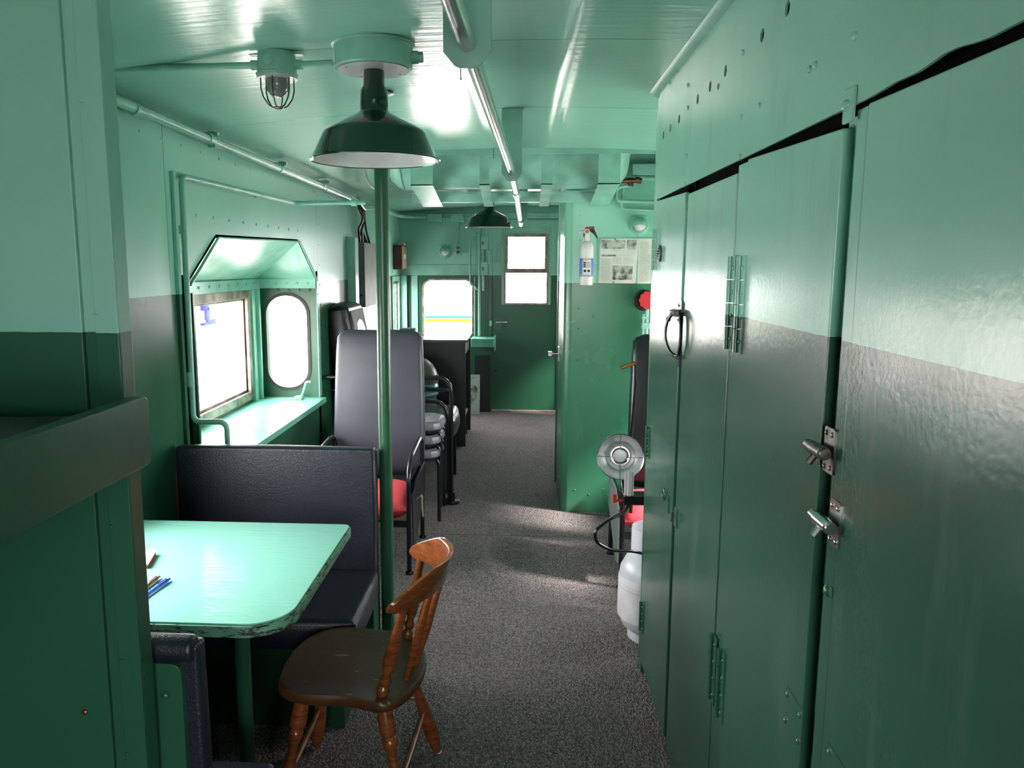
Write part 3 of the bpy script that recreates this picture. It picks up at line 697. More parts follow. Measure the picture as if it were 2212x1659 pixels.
# dark armchair facing the aisle behind the stools
t = thing('armchair', 'black leather armchair facing the aisle between the stools and the dark desk', 'armchair', (-.9, 5.75, 0))
cushion(-1.02, -.47, 5.38, 5.86, .38, .55, bulge=.03).build('seat', 'black_vinyl', t, bevel=.05, seg=4)
Mt = Matrix.Translation((-1.14, 5.6, .5)) @ Matrix.Rotation(math.radians(-10), 4, 'Y')
mb = cushion(-.09, .09, -.24, .24, 0, .82, bulge=.03)
for v in mb.bm.verts: v.co = Mt @ v.co
mb.build('backrest', 'black_vinyl', t, bevel=.05, seg=4)
mb = MB(); mb.box(.092, .104, -.20, .20, .36, .78, Mt); mb.build('back_cloth', 'stripe', t, bevel=.005)
for yy in (5.36, 5.88):
    MB().tube([(-.50, yy, 0), (-.50, yy, .56), (-.54, yy, .66), (-1.0, yy, .68)], .013, 12, bend=.06).build('arm_frame', 'blacktube', t)
for xx, yy in ((-.55, 5.42), (-.55, 5.82), (-1.0, 5.42), (-1.0, 5.82)): MB().tube([(xx, yy, 0), (xx, yy, .40)], .014, 10).build('leg', 'blacktube', t)

# ================================================================== stacked stools
def stool():
    t = thing('stacking_stool', '', 'stool', (-.72, 4.93, 0), 'grey stools stacked behind the armchair')
    o = rrect(-.915, -.482, 4.72, 5.09, .10, 3); cx_, cy_ = -.6985, 4.905
    R = lambda k, z: [(cx_+(x-cx_)*k, cy_+(y-cy_)*k, z) for x, y in o]
    MB().rings([R(.93, .405), R(.995, .415), R(1.0, .43), R(.97, .452), R(.86, .462), R(.80, .455), R(.4, .452)]).build('seat', 'greyseat', t, sharp=25)
    MB().rings([R(.80, .39), R(.92, .39), R(.92, .408), R(.8, .408)]).build('seat_pan', 'blacktube', t)
    for yy, yf_ in ((4.80, 4.76), (5.02, 5.08)):
        MB().tube([(-.965, yf_, 0), (-.95, yy, .36), (-.93, yy, .393), (-.87, yy, .395), (-.56, yy, .395), (-.51, yy, .393), (-.495, yy, .36), (-.49, yf_, 0)], .0115, 10, bend=.05).build('leg_frame', 'blacktube', t)
    return t
s0 = stool(); s0.location.x = -.733; s0['label'] = 'grey padded stool at the bottom of the stack of three'
s1 = dup(s0, (-.728, 4.945, .085), 'grey padded stool in the middle of the stack of three')
s2 = dup(s0, (-.722, 4.96, .17), 'grey padded stool on top of the stack of three')
# keep the visible height of the stack as in the photo

# black guard rail behind the stools
t = thing('guard_rail', 'black tubular guard rail with floor flange behind the stacked stools', 'rail', (-.462, 5.16, 0))
MB().tube([(-1.30, 5.16, .855), (-.462, 5.16, .855), (-.462, 5.16, 0)], .0145, 16, bend=.10).build('rail', 'blacktube', t)
MB().tube([(-1.30, 5.16, .765), (-.462, 5.16, .765)], .005, 8).build('lower_rail', 'blacktube', t)
MB().lathe([(0, 0), (.062, 0), (.064, .01), (.055, .02), (.026, .024), (.026, .075), (.016, .08)], (-.462, 5.16, 0), (0, 0, 1), 24).build('floor_flange', 'blacktube', t)

# ================================================================== bin, desk
t = thing('trash_can', 'taupe plastic trash can with domed lid and blue bag by the dark desk', 'trash can', (-.86, 6.42, 0))
o_ = (-.86, 6.42, 0)
MB().lathe([(0, 0), (.13, 0), (.145, .02), (.168, .60), (.160, .60), (.14, .03), (0, .03)], o_, (0, 0, 1), 36).build('bin_body', 'beige', t)
prof_ = [(.170, .535)] + [(.178+.006*math.sin(i*2.2), .54+.011*i) for i in range(9)] + [(.172, .645)]
mb = MB().lathe(prof_, o_, (0, 0, 1), 40)
for v in mb.bm.verts: v.co += Vector((random.uniform(-.003, .003), random.uniform(-.003, .003), random.uniform(-.002, .002)))
mb.build('bin_bag', 'bag', t)
MB().lathe([(.168, .63), (.180, .64), (.182, .70), (.172, .705), (.16, .74), (.135, .785), (.09, .825), (.04, .845), (0, .85)], o_, (0, 0, 1), 36).build('lid', 'beige', t)

t = thing('desk', 'dark green desk with a pale glossy top in front of the end window', 'desk', (-.9, 7.1, 0))
MB().box(-XW+.002, -.465, 6.80, 7.62, .93, .955).build('desktop', 'desktop', t, bevel=.003)
MB().box(-XW+.002, -.485, 6.84, 6.87, 0, .93).build('end_panel', 'deskdark', t, bevel=.002)
MB().box(-XW+.002, -.485, 7.55, 7.58, 0, .93).build('end_panel', 'deskdark', t, bevel=.002)
MB().box(-XW+.002, -1.28, 6.87, 7.55, 0, .93).build('back_panel', 'deskdark', t)
MB().box(-1.28, -.50, 6.87, 7.55, .80, .93).build('drawer', 'deskdark', t, bevel=.002)
t = thing('napkin_pack', 'white packet lying on the pale desktop by the end window', 'packet', (-1.0, 7.3, .955))
MB().box(-1.12, -.97, 7.20, 7.30, .957, 1.02).build('packet', 'paper', t, bevel=.008, seg=3)
tag(MB().lathe([(0, 0), (.011, 0), (.014, .03), (.013, .17), (0, .175)], (-1.10, 7.08, .972), (1, .05, 0), 12).tube([(-.93, 7.09, .972), (-.80, 7.10, .960)], .002, 6).build('screwdriver', 'black_rim'), 'black handled screwdriver lying in front of the white packet', 'tool')
t = thing('stool', 'low wooden footstool with dark legs under the end of the desk', 'stool', (-.60, 7.2, 0))
MB().box(-.72, -.50, 7.0, 7.4, .22, .245).build('seat', 'strap', t, bevel=.004)
for x in (-.70, -.52):
    for y in (7.03, 7.37): MB().box(x-.013, x+.013, y-.013, y+.013, 0, .22).build('leg', 'blacktube', t)

# ================================================================== end wall fittings
t = thing('wall_shelf', 'small light green shelf box on the end wall left of the door', 'shelf', (-.40, 8.45, .75))
MB().box(-.53, -.285, 8.30, YB-.001, .735, .825).build('shelf_box', 'sill', t, bevel=.004)
MB().box(-.285, -.276, 8.34, YB-.001, .69, .84).build('bracket', 'light', t)
t = thing('poster_board', 'white board with a dark figure leaning low beside the desk', 'board', (-.5, 8.4, 0))
Mt = Matrix.Translation((-.52, 8.36, 0)) @ Matrix.Rotation(math.radians(-6), 4, 'X')
MB().box(-.12, .082, 0, .008, 0, .43, Mt).build('board', 'paper', t)
mb = MB().slab(smooth([(-.03, .10), (.02, .14), (.06, .22), (.05, .31), (.0, .32), (-.05, .30), (-.08, .2), (-.06, .08)], 2), [], lambda u, v, w_: Mt @ Vector((u, -.001-w_, v)), .001)
mb.slab(rect(-.012, .0, .37, .385), [], lambda u, v, w_: Mt @ Vector((u, -.001-w_, v)), .001); mb.slab(rect(.0, .03, .395, .402), [], lambda u, v, w_: Mt @ Vector((u, -.001-w_, v)), .001)
mb.build('printed_figure', 'photo', t)
tag(MB().box(-.50, -.33, 8.50, YB-.002, 0, .62).build('floor_cabinet', 'deskdark', bevel=.004), 'dark green low cabinet under the shelf beside the door', 'cabinet')

def marker_lamp(p, n, lb, s=1.0):
    t = thing('marker_lamp', lb, 'wall lamp', p)
    n = Vector(n)
    MB().lathe([(0, 0), (.075*s, 0), (.075*s, .008*s), (.06*s, .014*s), (.058*s, .03*s), (.052*s, .05*s), (0, .05*s)], p, n, 28).build('base', 'light', t)
    mb = MB(); side = Vector((1, 0, 0))
    rg = []
    for i in range(9):
        a = PI*i/16
        rg.append([Vector(p)+n*(.048*s+.055*s*math.sin(a)) + (side*math.cos(q)+Vector((0, 0, 1))*math.sin(q))*.055*s*math.cos(a) for q in [PI*(j/16)-.25+.0 for j in range(19)]])
    for a, b in zip(rg, rg[1:]):
        for u in range(18):
            try: mb.bm.faces.new([mb.bm.verts.new(x) for x in (a[u], a[u+1], b[u+1], b[u])])
            except ValueError: pass
    bmesh.ops.remove_doubles(mb.bm, verts=mb.bm.verts, dist=1e-4); mb.build('hood', 'light', t)
    MB().lathe([(.045*s, .045*s), (.043*s, .065*s), (.03*s, .08*s), (0, .085*s)], p, n, 24).build('lens', 'white_enamel', t)
    for a in (50, 130, 270):
        c_ = Vector(p)+(side*math.cos(math.radians(a))+Vector((0, 0, 1))*math.sin(math.radians(a)))*.078*s
        MB().lathe([(0, 0), (.014*s, 0), (.014*s, .006*s), (.007*s, .01*s), (0, .01*s)], c_, n, 12).build('mounting_ear', 'light', t)
marker_lamp(Vector((-.825, YB, 1.745)), (0, -1, 0), 'small green hooded marker lamp left of the outlet on the end wall')
marker_lamp(Vector((.72, BYF, 1.842)), (0, -1, 0), 'small green hooded marker lamp above the newspaper clipping', .8)

t = thing('wall_outlet', 'light green duplex outlet box on the end wall', 'outlet', (-.68, YB, 1.76))
ob = MB().box(-.715, -.655, YB-.045, YB, 1.70, 1.815).build('outlet_box', 'light', t, bevel=.006, seg=3)
for z in (1.735, 1.78): MB().lathe([(0, 0), (.019, 0), (.019, .003), (0, .003)], (-.685, YB-.045, z), (0, -1, 0), 16).build('socket', 'black_rim', ob)
tag(MB().tube([(-.685, YB-.02, 1.815), (-.685, YB-.02, 1.95), (-.665, YB-.02, 2.13)], .009, 10).tube([(-.75, YB-.02, 1.745), (-.715, YB-.02, 1.745)], .008, 10).build('conduit', 'light'), 'thin conduit rising from the duplex outlet to the ceiling of the end wall', 'conduit')
t = thing('junction_boxes', 'pair of flat junction boxes at the top of the end wall', 'junction box', (-.8, YB, 2.12))
MB().box(-1.01, -.85, YB-.11, YB-.05, 2.05, 2.135).build('box', 'light', t, bevel=.004); MB().box(-.76, -.62, YB-.11, YB-.05, 2.05, 2.135).build('box', 'light', t, bevel=.004)
MB().tube([(-.85, YB-.08, 2.09), (-.76, YB-.08, 2.09)], .012, 10).tube([(-.62, YB-.08, 2.09), (-.40, YB-.08, 2.09)], .012, 10).build('conduit', 'light', t)

t = thing('switch_conduit', 'light green conduit stack with two switch boxes left of the door', 'switch', (-.42, YB, 1.7))
MB().tube([(-.415, YB-.03, 2.12), (-.415, YB-.03, 1.32)], .016, 12).build('conduit', 'light', t)
for z in (1.83, 1.56):
    bx = MB().box(-.438, -.365, YB-.075, YB-.03, z-.07, z+.07).build('switch_box', 'light', t, bevel=.005)
    MB().box(-.425, -.411, YB-.082, YB-.074, z-.018, z+.018).build('switch', 'black_rim', bx)
MB().box(-.372, -.335, YB-.05, YB, 1.60, 1.76).build('bracket', 'light', t, bevel=.003)
t = thing('air_pipe', 'looped light green air pipes running down beside the end window', 'pipe', (-.5, YB, 1.2))
MB().tube([(-.455, YB-.035, 2.10), (-.455, YB-.035, .83)], .014, 12).build('riser', 'light', t)
MB().tube([(-.48, YB-.03, 1.885), (-.555, YB-.03, 1.885), (-.555, YB-.03, 1.385), (-.50, YB-.03, 1.37), (-.48, YB-.03, 1.33)], .0095, 10, bend=.035).build('loop_pipe', 'light', t)
MB().tube([(-.505, YB-.02, 1.47), (-.505, YB-.02, .83)], .007, 10).build('thin_pipe', 'light', t)
MB().tube([(-.48, YB-.03, 1.93), (-.50, YB-.05, 1.93)], .012, 10).lathe([(0, 0), (.02, 0), (.02, .01), (0, .01)], (-.48, YB-.03, 1.90), (0, 0, 1), 12).build('valve', 'light', t)

# ================================================================== left wall fittings beyond the bay
t = thing('breaker_box', 'grey steel electrical box on the left wall above the black armchair', 'electrical box', (-XW, 7.0, 1.5))
MB().box(-XW, -1.238, 6.22, 6.72, 1.265, 1.775).build('box', 'greybox', t, bevel=.004)
MB().box(-XW, -1.265, 6.0, 6.12, 1.28, 1.81).build('channel', 'light', t, bevel=.003)
MB().dome((-1.27, 6.22, 1.36), (0, -1, 0), .008).build('knockout', 'black_rim', t)
mb = MB()
for k in range(5):
    y = 6.30+.05*k; mb.tube([(-1.29+.01*k, y, 1.776), (-1.29+.02*math.sin(k*2), y-.04, 1.88), (-1.27+.02*math.cos(k), y-.02, 1.96), (-1.28, y-.06, 2.04), (-1.29, y-.02, 2.10)], .009, 8, bend=.03)
tag(mb.build('cable_bundle', 'black_rim'), 'tangle of black cables above the grey electrical box', 'cable')
t = thing('red_box', 'maroon box with a tan front on the left wall above the far window', 'box', (-1.28, 8.1, 1.55))
MB().box(-XW, -1.240, 8.18, 8.54, 1.552, 1.80).build('box_body', 'maroon', t, bevel=.003)
fr = MB().box(-1.240, -1.235, 8.19, 8.53, 1.56, 1.79).build('front_card', 'tan', t)
MB().box(-1.235, -1.2335, 8.30, 8.42, 1.66, 1.71).build('printed_label', 'paper', fr)
mb = MB().lathe([(0, 0), (.05, .0), (.045, .02), (.02, .035), (0, .03)], (-1.275, 8.33, 1.80), (0, 0, 1), 9); 
for v in mb.bm.verts: v.co += Vector((random.uniform(-.01, .01), random.uniform(-.04, .04), random.uniform(0, .01)))
tag(mb.build('rag', 'paper'), 'crumpled white rag on top of the maroon box', 'rag')
tag(MB().box(-XW, -XW+.012, 7.60, 7.72, 1.44, 1.57).build('dark_plate', 'rubber', bevel=.002), 'small dark plate on the left wall before the far window', 'plate')

# ================================================================== ceiling lamps
def pendant(x, y, ztop, lb, canopy):
    t = thing('pendant_lamp', lb, 'ceiling lamp', (x, y, ztop))
    zr = 1.897 if canopy else 1.878
    K = 1.05 if canopy else 1.0
    ks = lambda pr: [(r*K, h*K) for r, h in pr]
    MB().lathe(ks([(.0265, .240), (.029, .236), (.030, .198), (.0375, .186), (.0385, .150), (.0385, .134), (.043, .128), (.060, .120), (.100, .100), (.133, .082), (.140, .076), (.1425, .0715), (.172, .009), (.180, .002), (.178, .000), (.1705, .006), (.1412, .0695), (.136, .0772), (.098, .097), (.05, .112), (0, .118)]), (x, y, zr), (0, 0, 1), 56).build('shade', 'shade', t, sharp=60)
    MB().lathe(ks([(.1775, .0008), (.1698, .0055), (.1402, .0690), (.1342, .0768), (.097, .0965), (.05, .110), (0, .116)]), (x, y, zr), (0, 0, 1), 56).build('inner_shade', 'white_enamel', t)
    MB().lathe([(.0, .240*K), (.026, .240*K), (.026, .262), (.0, .262)], (x, y, zr), (0, 0, 1), 24).build('collar', 'worn_steel', t)
    MB().lathe([(0, 0), (.0145, 0), (.02, .03), (.03, .055), (.03, .075), (.02, .09), (0, .095)], (x, y, zr+.03), (0, 0, 1), 20).build('bulb', 'bulb', t)
    if canopy:
        MB().tube([(x, y, zr+.25), (x, y, 2.16)], .016, 14).build('stem', 'worn_steel', t)
        b = MB().lathe([(0, 0), (.119, 0), (.119, -.004), (.112, -.006), (.111, -.062), (.107, -.066), (0, -.066)], (x, y, ztop), (0, 0, 1), 44)
        b.build('canopy', 'light', t)
        p = MB().lathe([(0, 0), (.100, 0), (.102, -.003), (0, -.003)], (x, y, ztop-.066), (0, 0, 1), 44)
        for a in (35, 125, 215, 305): p.dome((x+.085*math.cos(math.radians(a)), y+.085*math.sin(math.radians(a)), ztop-.069), (0, 0, -1), .005)
        p.build('cover_plate', 'grey_plate', t)
        MB().tube([(x+.108, y, ztop-.035), (x+.128, y, ztop-.035)], .018, 16).tube([(x+.12, y, ztop-.035), (x+.142, y, ztop-.035)], .0145, 6).build('plug', 'light', t)
    else:
        MB().tube([(x, y, zr+.26), (x, y, ztop)], .016, 14).build('stem', 'shade', t)
    return t
pendant(-.427, 2.33, cz(.427)-.001, 'large dark green enamel lamp hanging over the table end with round canopy', True)
pendant(-.25, 6.05, cz(.25)-.001, 'distant dark green enamel lamp hanging before the end door', False)

# caged light with conduit
lx, ly = -.712, 2.345
t = thing('caged_light', 'small explosion proof light with wire cage on the ceiling left of the lamp', 'ceiling light', (lx, ly, cz(.7)))
zt = cz(.7)-.0015
bs = MB().lathe([(0, 0), (.052, 0), (.055, -.02), (.056, -.055), (.060, -.058), (.060, -.064), (0, -.064)], (lx, ly, zt), (0, 0, 1), 32)
bs.box(lx-.078, lx+.078, ly-.012, ly+.012, zt-.006, zt); bs.build('housing', 'light', t)
MB().lathe([(0, 0), (.014, 0), (.014, .003), (0, .003)], (lx-.008, ly-.0555, zt-.03), (0, -1, 0), 16).build('screw_plug', 'light', t)
MB().lathe([(.030, 0), (.058, 0), (.058, -.008), (.030, -.008)], (lx, ly, zt-.064), (0, 0, 1), 32, close=True).build('reflector_ring', 'grey_plate', t)
MB().lathe([(.033, 0), (.034, -.02), (.030, -.038), (.018, -.052), (0, -.056)], (lx, ly, zt-.066), (0, 0, 1), 24).build('glass_jar', 'bulb', t)
mb = MB()
for k in range(6):
    a = PI/6+k*PI/3; pts = [(lx+r*math.cos(a), ly+r*math.sin(a), zt-.072-h) for r, h in ((.048, 0), (.048, .03), (.042, .052), (.028, .072), (.014, .079))]
    mb.tube(pts, .0022, 6)
ringp = [(lx+.014*math.cos(a), ly+.014*math.sin(a), zt-.151) for a in [i*PI/8 for i in range(17)]]; mb.tube(ringp, .002, 6)
mb.build('wire_cage', 'worn_steel', t)
MB().tube([(lx-.075, ly, zt-.032), (lx-.045, ly, zt-.032)], .014, 12).tube([(lx+.045, ly, zt-.032), (lx+.075, ly, zt-.032)], .014, 12).build('hub', 'light', t, split=True)
tag(MB().tube([(-XW+.001, ly+.01, zt-.032), (lx-.07, ly, zt-.032)], .0095, 12).build('conduit', 'light'), 'thin ceiling conduit between the left wall and the caged light', 'conduit')
tag(MB().tube([(lx+.07, ly, zt-.032), (-.548, 2.34, zt-.03)], .0095, 12).build('conduit', 'light'), 'short conduit between the caged light and the lamp canopy', 'conduit')

# overhead grab rail
t = thing('grab_rail', 'long overhead steel grab rail hung on green brackets along the aisle', 'rail', (-.05, 3, 2.0))
rail = [(-.12, .75, 1.985), (-.098, 1.42, 1.98), (-.044, 3.3, 1.975), (-.03, 4.5, 1.975)]
MB().tube(rail, .0165, 18).build('rail', 'steel', t)
MB().tube([(-.03, 4.5, 1.975), (-.022, 5.6, 1.955), (-.012, 7.35, 1.965)], [.017, .02, .02], 16).tube([(-.035, 4.2, 1.975), (-.03, 4.45, 1.975)], .021, 16).build('rail_sleeve', 'light', t)
MB().lathe([(0, 0), (.022, 0), (.022, .012), (.014, .02), (0, .02)], (-.012, 7.35, 1.965), (0, -1, 0), 16).build('rail_end', 'steel', t)
def bracket(x, y, zt_, zb, w_):
    o = [(x-w_, zt_), (x-w_, zb+w_*.62), (x-w_*.55, zb+.003), (x-w_*.3, zb-.002)]+[(x+w_*.3, zb-.002), (x+w_*.55, zb+.003), (x+w_, zb+w_*.62), (x+w_, zt_)]
    return MB().slab(o, [], lambda u, v, w2: (u, y+w2, v), .006).box(x-w_, x+w_, y, y+.05, zt_-.004, zt_+.001).build('bracket', 'dark' if False else 'light', t, bevel=.002)
bracket(-.098, 1.43, cz(0)-.002, 1.940, .042); bracket(-.044, 3.3, cz(0)-.002, 1.938, .042); bracket(.0, 6.4, cz(0)-.002, 1.93, .042)

# ================================================================== tank on the ceiling
t = thing('ceiling_tank', 'light green cylindrical tank strapped under the ceiling across the aisle', 'tank', (-.1, 4.69, 2.2))
R0, tc = .265, (4.70, 2.30)
MB().lathe([(0, 0), (.12, .004), (.22, .03), (.255, .07), (R0, .11), (R0, 1.30), (.255, 1.34), (.2, 1.38), (0, 1.40)], (-.79, tc[0], tc[1]), (1, 0, 0), 64).build('tank_body', 'light', t)
MB().lathe([(R0+.001, 0), (R0+.005, 0), (R0+.005, .006), (R0+.001, .006)], (-.69, tc[0], tc[1]), (1, 0, 0), 64, close=True).build('weld_band', 'light', t)
MB().box(-.67, .47, 4.88, 4.90, 1.975, 2.03).box(-.67, .47, 4.80, 4.88, 2.026, 2.032).build('cradle_angle', 'light', t)
for px0, px1, nb in ((887, 935, 2), (1036, 1058, 1), (1170, 1194, 1), (1293, 1340, 2)):
    xa = on(px0, 360, Y=4.41).x; xb = on(px1, 360, Y=4.41).x; n_ = 2.03
    mb = MB().box(xa, xb, 4.405, 4.413, n_, 2.26)
    mb.hexa([(xa, 4.405, n_), (xb, 4.405, n_), (xb-.0, 4.96, 1.955), (xa, 4.96, 1.955)], [(xa, 4.405, n_+.006), (xb, 4.405, n_+.006), (xb, 4.96, 1.961), (xa, 4.96, 1.961)])
    st = mb.build('strap', 'light', t)
    for k in range(nb):
        bx = (xa+xb)/2 + (0 if nb == 1 else (-.022 if k == 0 else .026))
        MB().lathe([(0, 0), (.011, 0), (.011, .007), (0, .007)], (bx, 4.405, n_+.045), (0, -1, 0), 6).lathe([(0, 0), (.014, 0), (.014, .002), (0, .002)], (bx, 4.405, n_+.045), (0, -1, 0), 16).build('bolt', 'light', st)
tag(MB().tube([on(787, 350, Y=4.3)+Vector((0, 0, .02)), on(790, 385, Y=4.3), on(806, 407, Y=4.3), on(826, 407, Y=4.3), on(838, 385, Y=4.3), (on(842, 350, Y=4.36))+Vector((0, 0, .02))], .0085, 10, bend=.05).build('drooping_cable', 'cable'), 'pale cable loop drooping from the ceiling behind the pole', 'cable')

# pipes in the gap right of the tank
t = thing('valve_pipes', 'light green pipes with a copper valve above the newspaper clipping', 'pipe', (.7, 4.95, 2.0))
P = lambda x, y, Y=4.93: on(x, y, Y=Y)
MB().tube([P(1343, 383, 4.95), P(1440, 386, 4.95)], .014, 12).build('header_pipe', 'light', t)
MB().tube([P(1338, 391), P(1352, 391), P(1372, 390)], [.012, .014, .013], 12).tube([P(1356, 391), P(1361, 391)], .019, 12).tube([P(1372, 388), P(1386, 391)], .017, 12).build('valve_body', 'copper', t)
MB().tube([P(1362, 400), P(1332, 405), P(1331, 434), P(1440, 437)], .0105, 12, bend=.03).build('loop_pipe', 'light', t)
MB().tube([P(1346, 408, 4.97), P(1342, 452, 4.97), P(1440, 455, 4.97)], .009, 12, bend=.03).build('loop_pipe', 'light', t)
MB().lathe([(0, 0), (.018, 0), (.018, .02), (0, .02)], P(1362, 399)+Vector((0, 0, -.01)), (0, 0, 1), 12).build('fitting', 'worn_steel', t)
tag(MB().box(.66, 1.3, 4.93, 4.975, 2.135, 2.20).build('ceiling_angle', 'light', bevel=.002), 'light green steel angle in the gap right of the ceiling tank', 'beam')

# ================================================================== pipes along the left wall
t = thing('wall_pipe', 'thick light green pipe running along the top of the left wall', 'pipe', (-1.28, 3.5, 2.1))
pp = [on(x, y, X=-1.285) for x, y in ((150, 150), (234, 184), (424, 264), (589, 333), (700, 381), (768, 409))]
zl = lambda y: 2.118
path = [(-1.285, 1.33, 2.125), (-1.285, 2.6, 2.115), (-1.285, 3.6, 2.105), (-1.285, 5.0, 2.10), (-1.285, 6.3, 2.09), (-1.285, 6.45, 2.05), (-1.285, 7.0, 2.10), (-1.285, 8.1, 2.10), (-1.2, 8.45, 2.10), (-1.02, 8.5, 2.10)]
MB().tube(path, .0185, 16, bend=.08).build('pipe', 'light', t)
for y in (2.62, 3.24, 4.2, 5.1, 6.2, 8.0): MB().tube([(-1.285, y, 2.112 if y < 3.5 else 2.102), (-1.285, y+.05, 2.112 if y < 3.5 else 2.102)], .0225, 16).build('coupling', 'light', t)
for y in (3.30, 4.26, 5.2): MB().box(-XW, -1.255, y-.02, y, 2.125, 2.14).box(-1.30, -1.27, y-.012, y, 2.08, 2.145).build('pipe_clip', 'light', t)
t = thing('wall_conduit', 'thin conduit framing the bay opening and bending down to the bench', 'conduit', (-1.31, 3.1, 1.5))
MB().tube([(-.88, 4.48, 1.945), (-1.29, 4.48, 1.945), (-1.305, 3.02, 1.935), (-1.308, 3.02, .975), (-1.18, 3.04, .975), (-1.18, 3.04, .70)], .0115, 14, bend=.035).build('conduit', 'light', t)
MB().tube([(-1.313, 3.02, 1.12), (-1.313, 3.02, 1.18)], .015, 12).tube([(-1.30, 3.85, 1.940), (-1.30, 3.88, 1.940)], .0145, 12).tube([(-.96, 4.48, 1.945), (-.93, 4.48, 1.945)], .019, 12).build('coupling', 'light', t, split=True)
MB().box(-XW, -1.31, 3.00, 3.045, 1.72, 1.75).build('clip', 'light', t)
tag(MB().box(-XW, -XW+.014, 2.975, 3.0, 0, 1.95).box(-XW, -XW+.03, 3.055, 3.072, .74, 1.49).build('jamb_strip', 'walls', bevel=.002), 'narrow painted strip at the near jamb of the left bay', 'trim strip')
# window crank on the sill
t = thing('window_crank', 'small green crank handle on the bay sill', 'crank', (-1.42, 4.95, BZ0))
MB().box(-1.46, -1.41, 4.93, 4.99, BZ0, BZ0+.022).build('base', 'light', t, bevel=.004)
MB().tube([(-1.42, 4.96, BZ0+.02), (-1.40, 4.95, BZ0+.06), (-1.38, 4.94, BZ0+.12), (-1.35, 4.94, BZ0+.12)], .007, 10, bend=.015).build('handle', 'light', t)

# ================================================================== things on and by the closet wall
ex, ey = .398, BYF-.062
t = thing('fire_extinguisher', 'white fire extinguisher with blue label hanging on the closet wall', 'fire extinguisher', (ex, ey, 1.5))
MB().lathe([(0, 0), (.040, 0), (.041, .004), (.041, .226), (.037, .246), (.026, .262), (.017, .268), (.017, .29), (0, .29)], (ex, ey, 1.476), (0, 0, 1), 36).build('cylinder', 'white_plastic', t)
lb_ = MB().lathe([(.0412, .063), (.0418, .064), (.0418, .163), (.0412, .164)], (ex, ey, 1.476), (0, 0, 1), 36).build('label_band', 'label_blue', t)
mb = MB()
for i in range(8):
    a0 = -PI/2-.62+1.24*i/8; a1_ = -PI/2-.62+1.24*(i+1)/8; r = .0424
    mb.face([(ex+r*math.cos(a0), ey+r*math.sin(a0), 1.541), (ex+r*math.cos(a1_), ey+r*math.sin(a1_), 1.541), (ex+r*math.cos(a1_), ey+r*math.sin(a1_), 1.638), (ex+r*math.cos(a0), ey+r*math.sin(a0), 1.638)])
mb.build('label_panel', 'paper', lb_)
text('INSTRUCTIONS', .0085, ex, 1.629, ey-.0432, 'redplastic', lb_, 'heading', 'CENTER', .95)
mb = MB()
for r_i, z in enumerate((1.612, 1.600, 1.588)):
    mb.box(ex-.022, ex-.008, ey-.0436, ey-.043, z-.004, z+.004)
    for k in range(3): mb.box(ex-.002, ex+.022, ey-.0436, ey-.043, z-.004+k*.0032, z-.003+k*.0032)
mb.box(ex-.02, ex-.006, ey-.0436, ey-.043, 1.556, 1.570).box(ex+.004, ex+.018, ey-.0436, ey-.043, 1.556, 1.570)
mb.build('pictogram', 'ink', lb_)
MB().lathe([(.0413, .055), (.042, .055), (.042, .059), (.0413, .059)], (ex, ey, 1.476), (0, 0, 1), 36, close=True).build('strap_band', 'black_rim', t)
MB().box(ex-.014, ex+.014, ey-.014, ey+.014, 1.765, 1.808).lathe([(0, 0), (.018, 0), (.018, .02), (0, .022)], (ex-.004, ey-.01, 1.80), (0, -1, 0), 18).build('valve_head', 'white_plastic', t, bevel=.002)
MB().lathe([(0, 0), (.012, 0), (.012, .003), (0, .003)], (ex-.004, ey-.032, 1.80), (0, -1, 0), 16).build('gauge', 'copper', t)
MB().tube([(ex-.016, ey, 1.80), (ex-.052, ey, 1.80)], .0075, 12).build('nozzle', 'white_plastic', t)
MB().slab([(ex-.022, 1.806), (ex-.008, 1.828), (ex+.04, 1.832), (ex+.042, 1.815), (ex+.066, 1.76), (ex+.060, 1.76), (ex+.035, 1.792), (ex+.016, 1.80), (ex+.01, 1.815), (ex-.01, 1.812), (ex-.016, 1.77), (ex-.024, 1.77)], [], lambda u, v, w_: (u, ey-.009+w_, v), .018).build('handle', 'black_rim', t, bevel=.002)
MB().box(ex+.006, ex+.036, ey-.012, ey-.010, 1.818, 1.826).build('safety_pin', 'redplastic', t)
MB().box(ex-.02, ex+.02, ey+.038, BYF, 1.55, 1.72).build('wall_bracket', 'black_rim', t)

# newspaper clipping
NX0, NX1, NZ0, NZ1 = .479, .80, 1.487, 1.760
t = thing('newspaper_clipping', 'framed newspaper clipping about cabooses on the closet wall', 'newspaper', (.62, BYF, 1.6))
MB().box(NX0-.006, NX1+.02, BYF-.006, BYF-.0005, NZ0+.002, NZ1+.006).build('backing_board', 'light', t)
y_ = BYF-.0072
pgl = MB().slab([(NX0, NZ0), (NX0+.228, NZ0-.002), (NX0+.240, NZ1-.002), (NX0+.008, NZ1)], [], lambda u, v, w_: (u, y_+w_, v), .001).build('page', 'paper', t)
pgr = MB().slab([(NX0+.240, NZ0-.003), (NX1, NZ0-.003), (NX1, NZ1-.001), (NX0+.240, NZ1-.001)], [], lambda u, v, w_: (u, y_+w_, v), .001).build('page', 'paper', t)
yy = y_-.0008
text('NYC CABOOSES:', .0135, NX0+.016, 1.652, yy, 'ink', pgl, 'headline', 'LEFT', .88, .0004)
MB().box(NX0+.012, NX0+.158, yy, y_, 1.698, 1.752).build('caboose_photo', 'photo', pgl)
mb = MB().box(NX0+.045, NX0+.14, yy-.0004, yy, 1.708, 1.737).build('photo_highlight', 'printgrey', pgl)
MB().box(NX0+.168, NX0+.228, yy, y_, 1.692, 1.752).build('people_photo', 'photo', pgl)
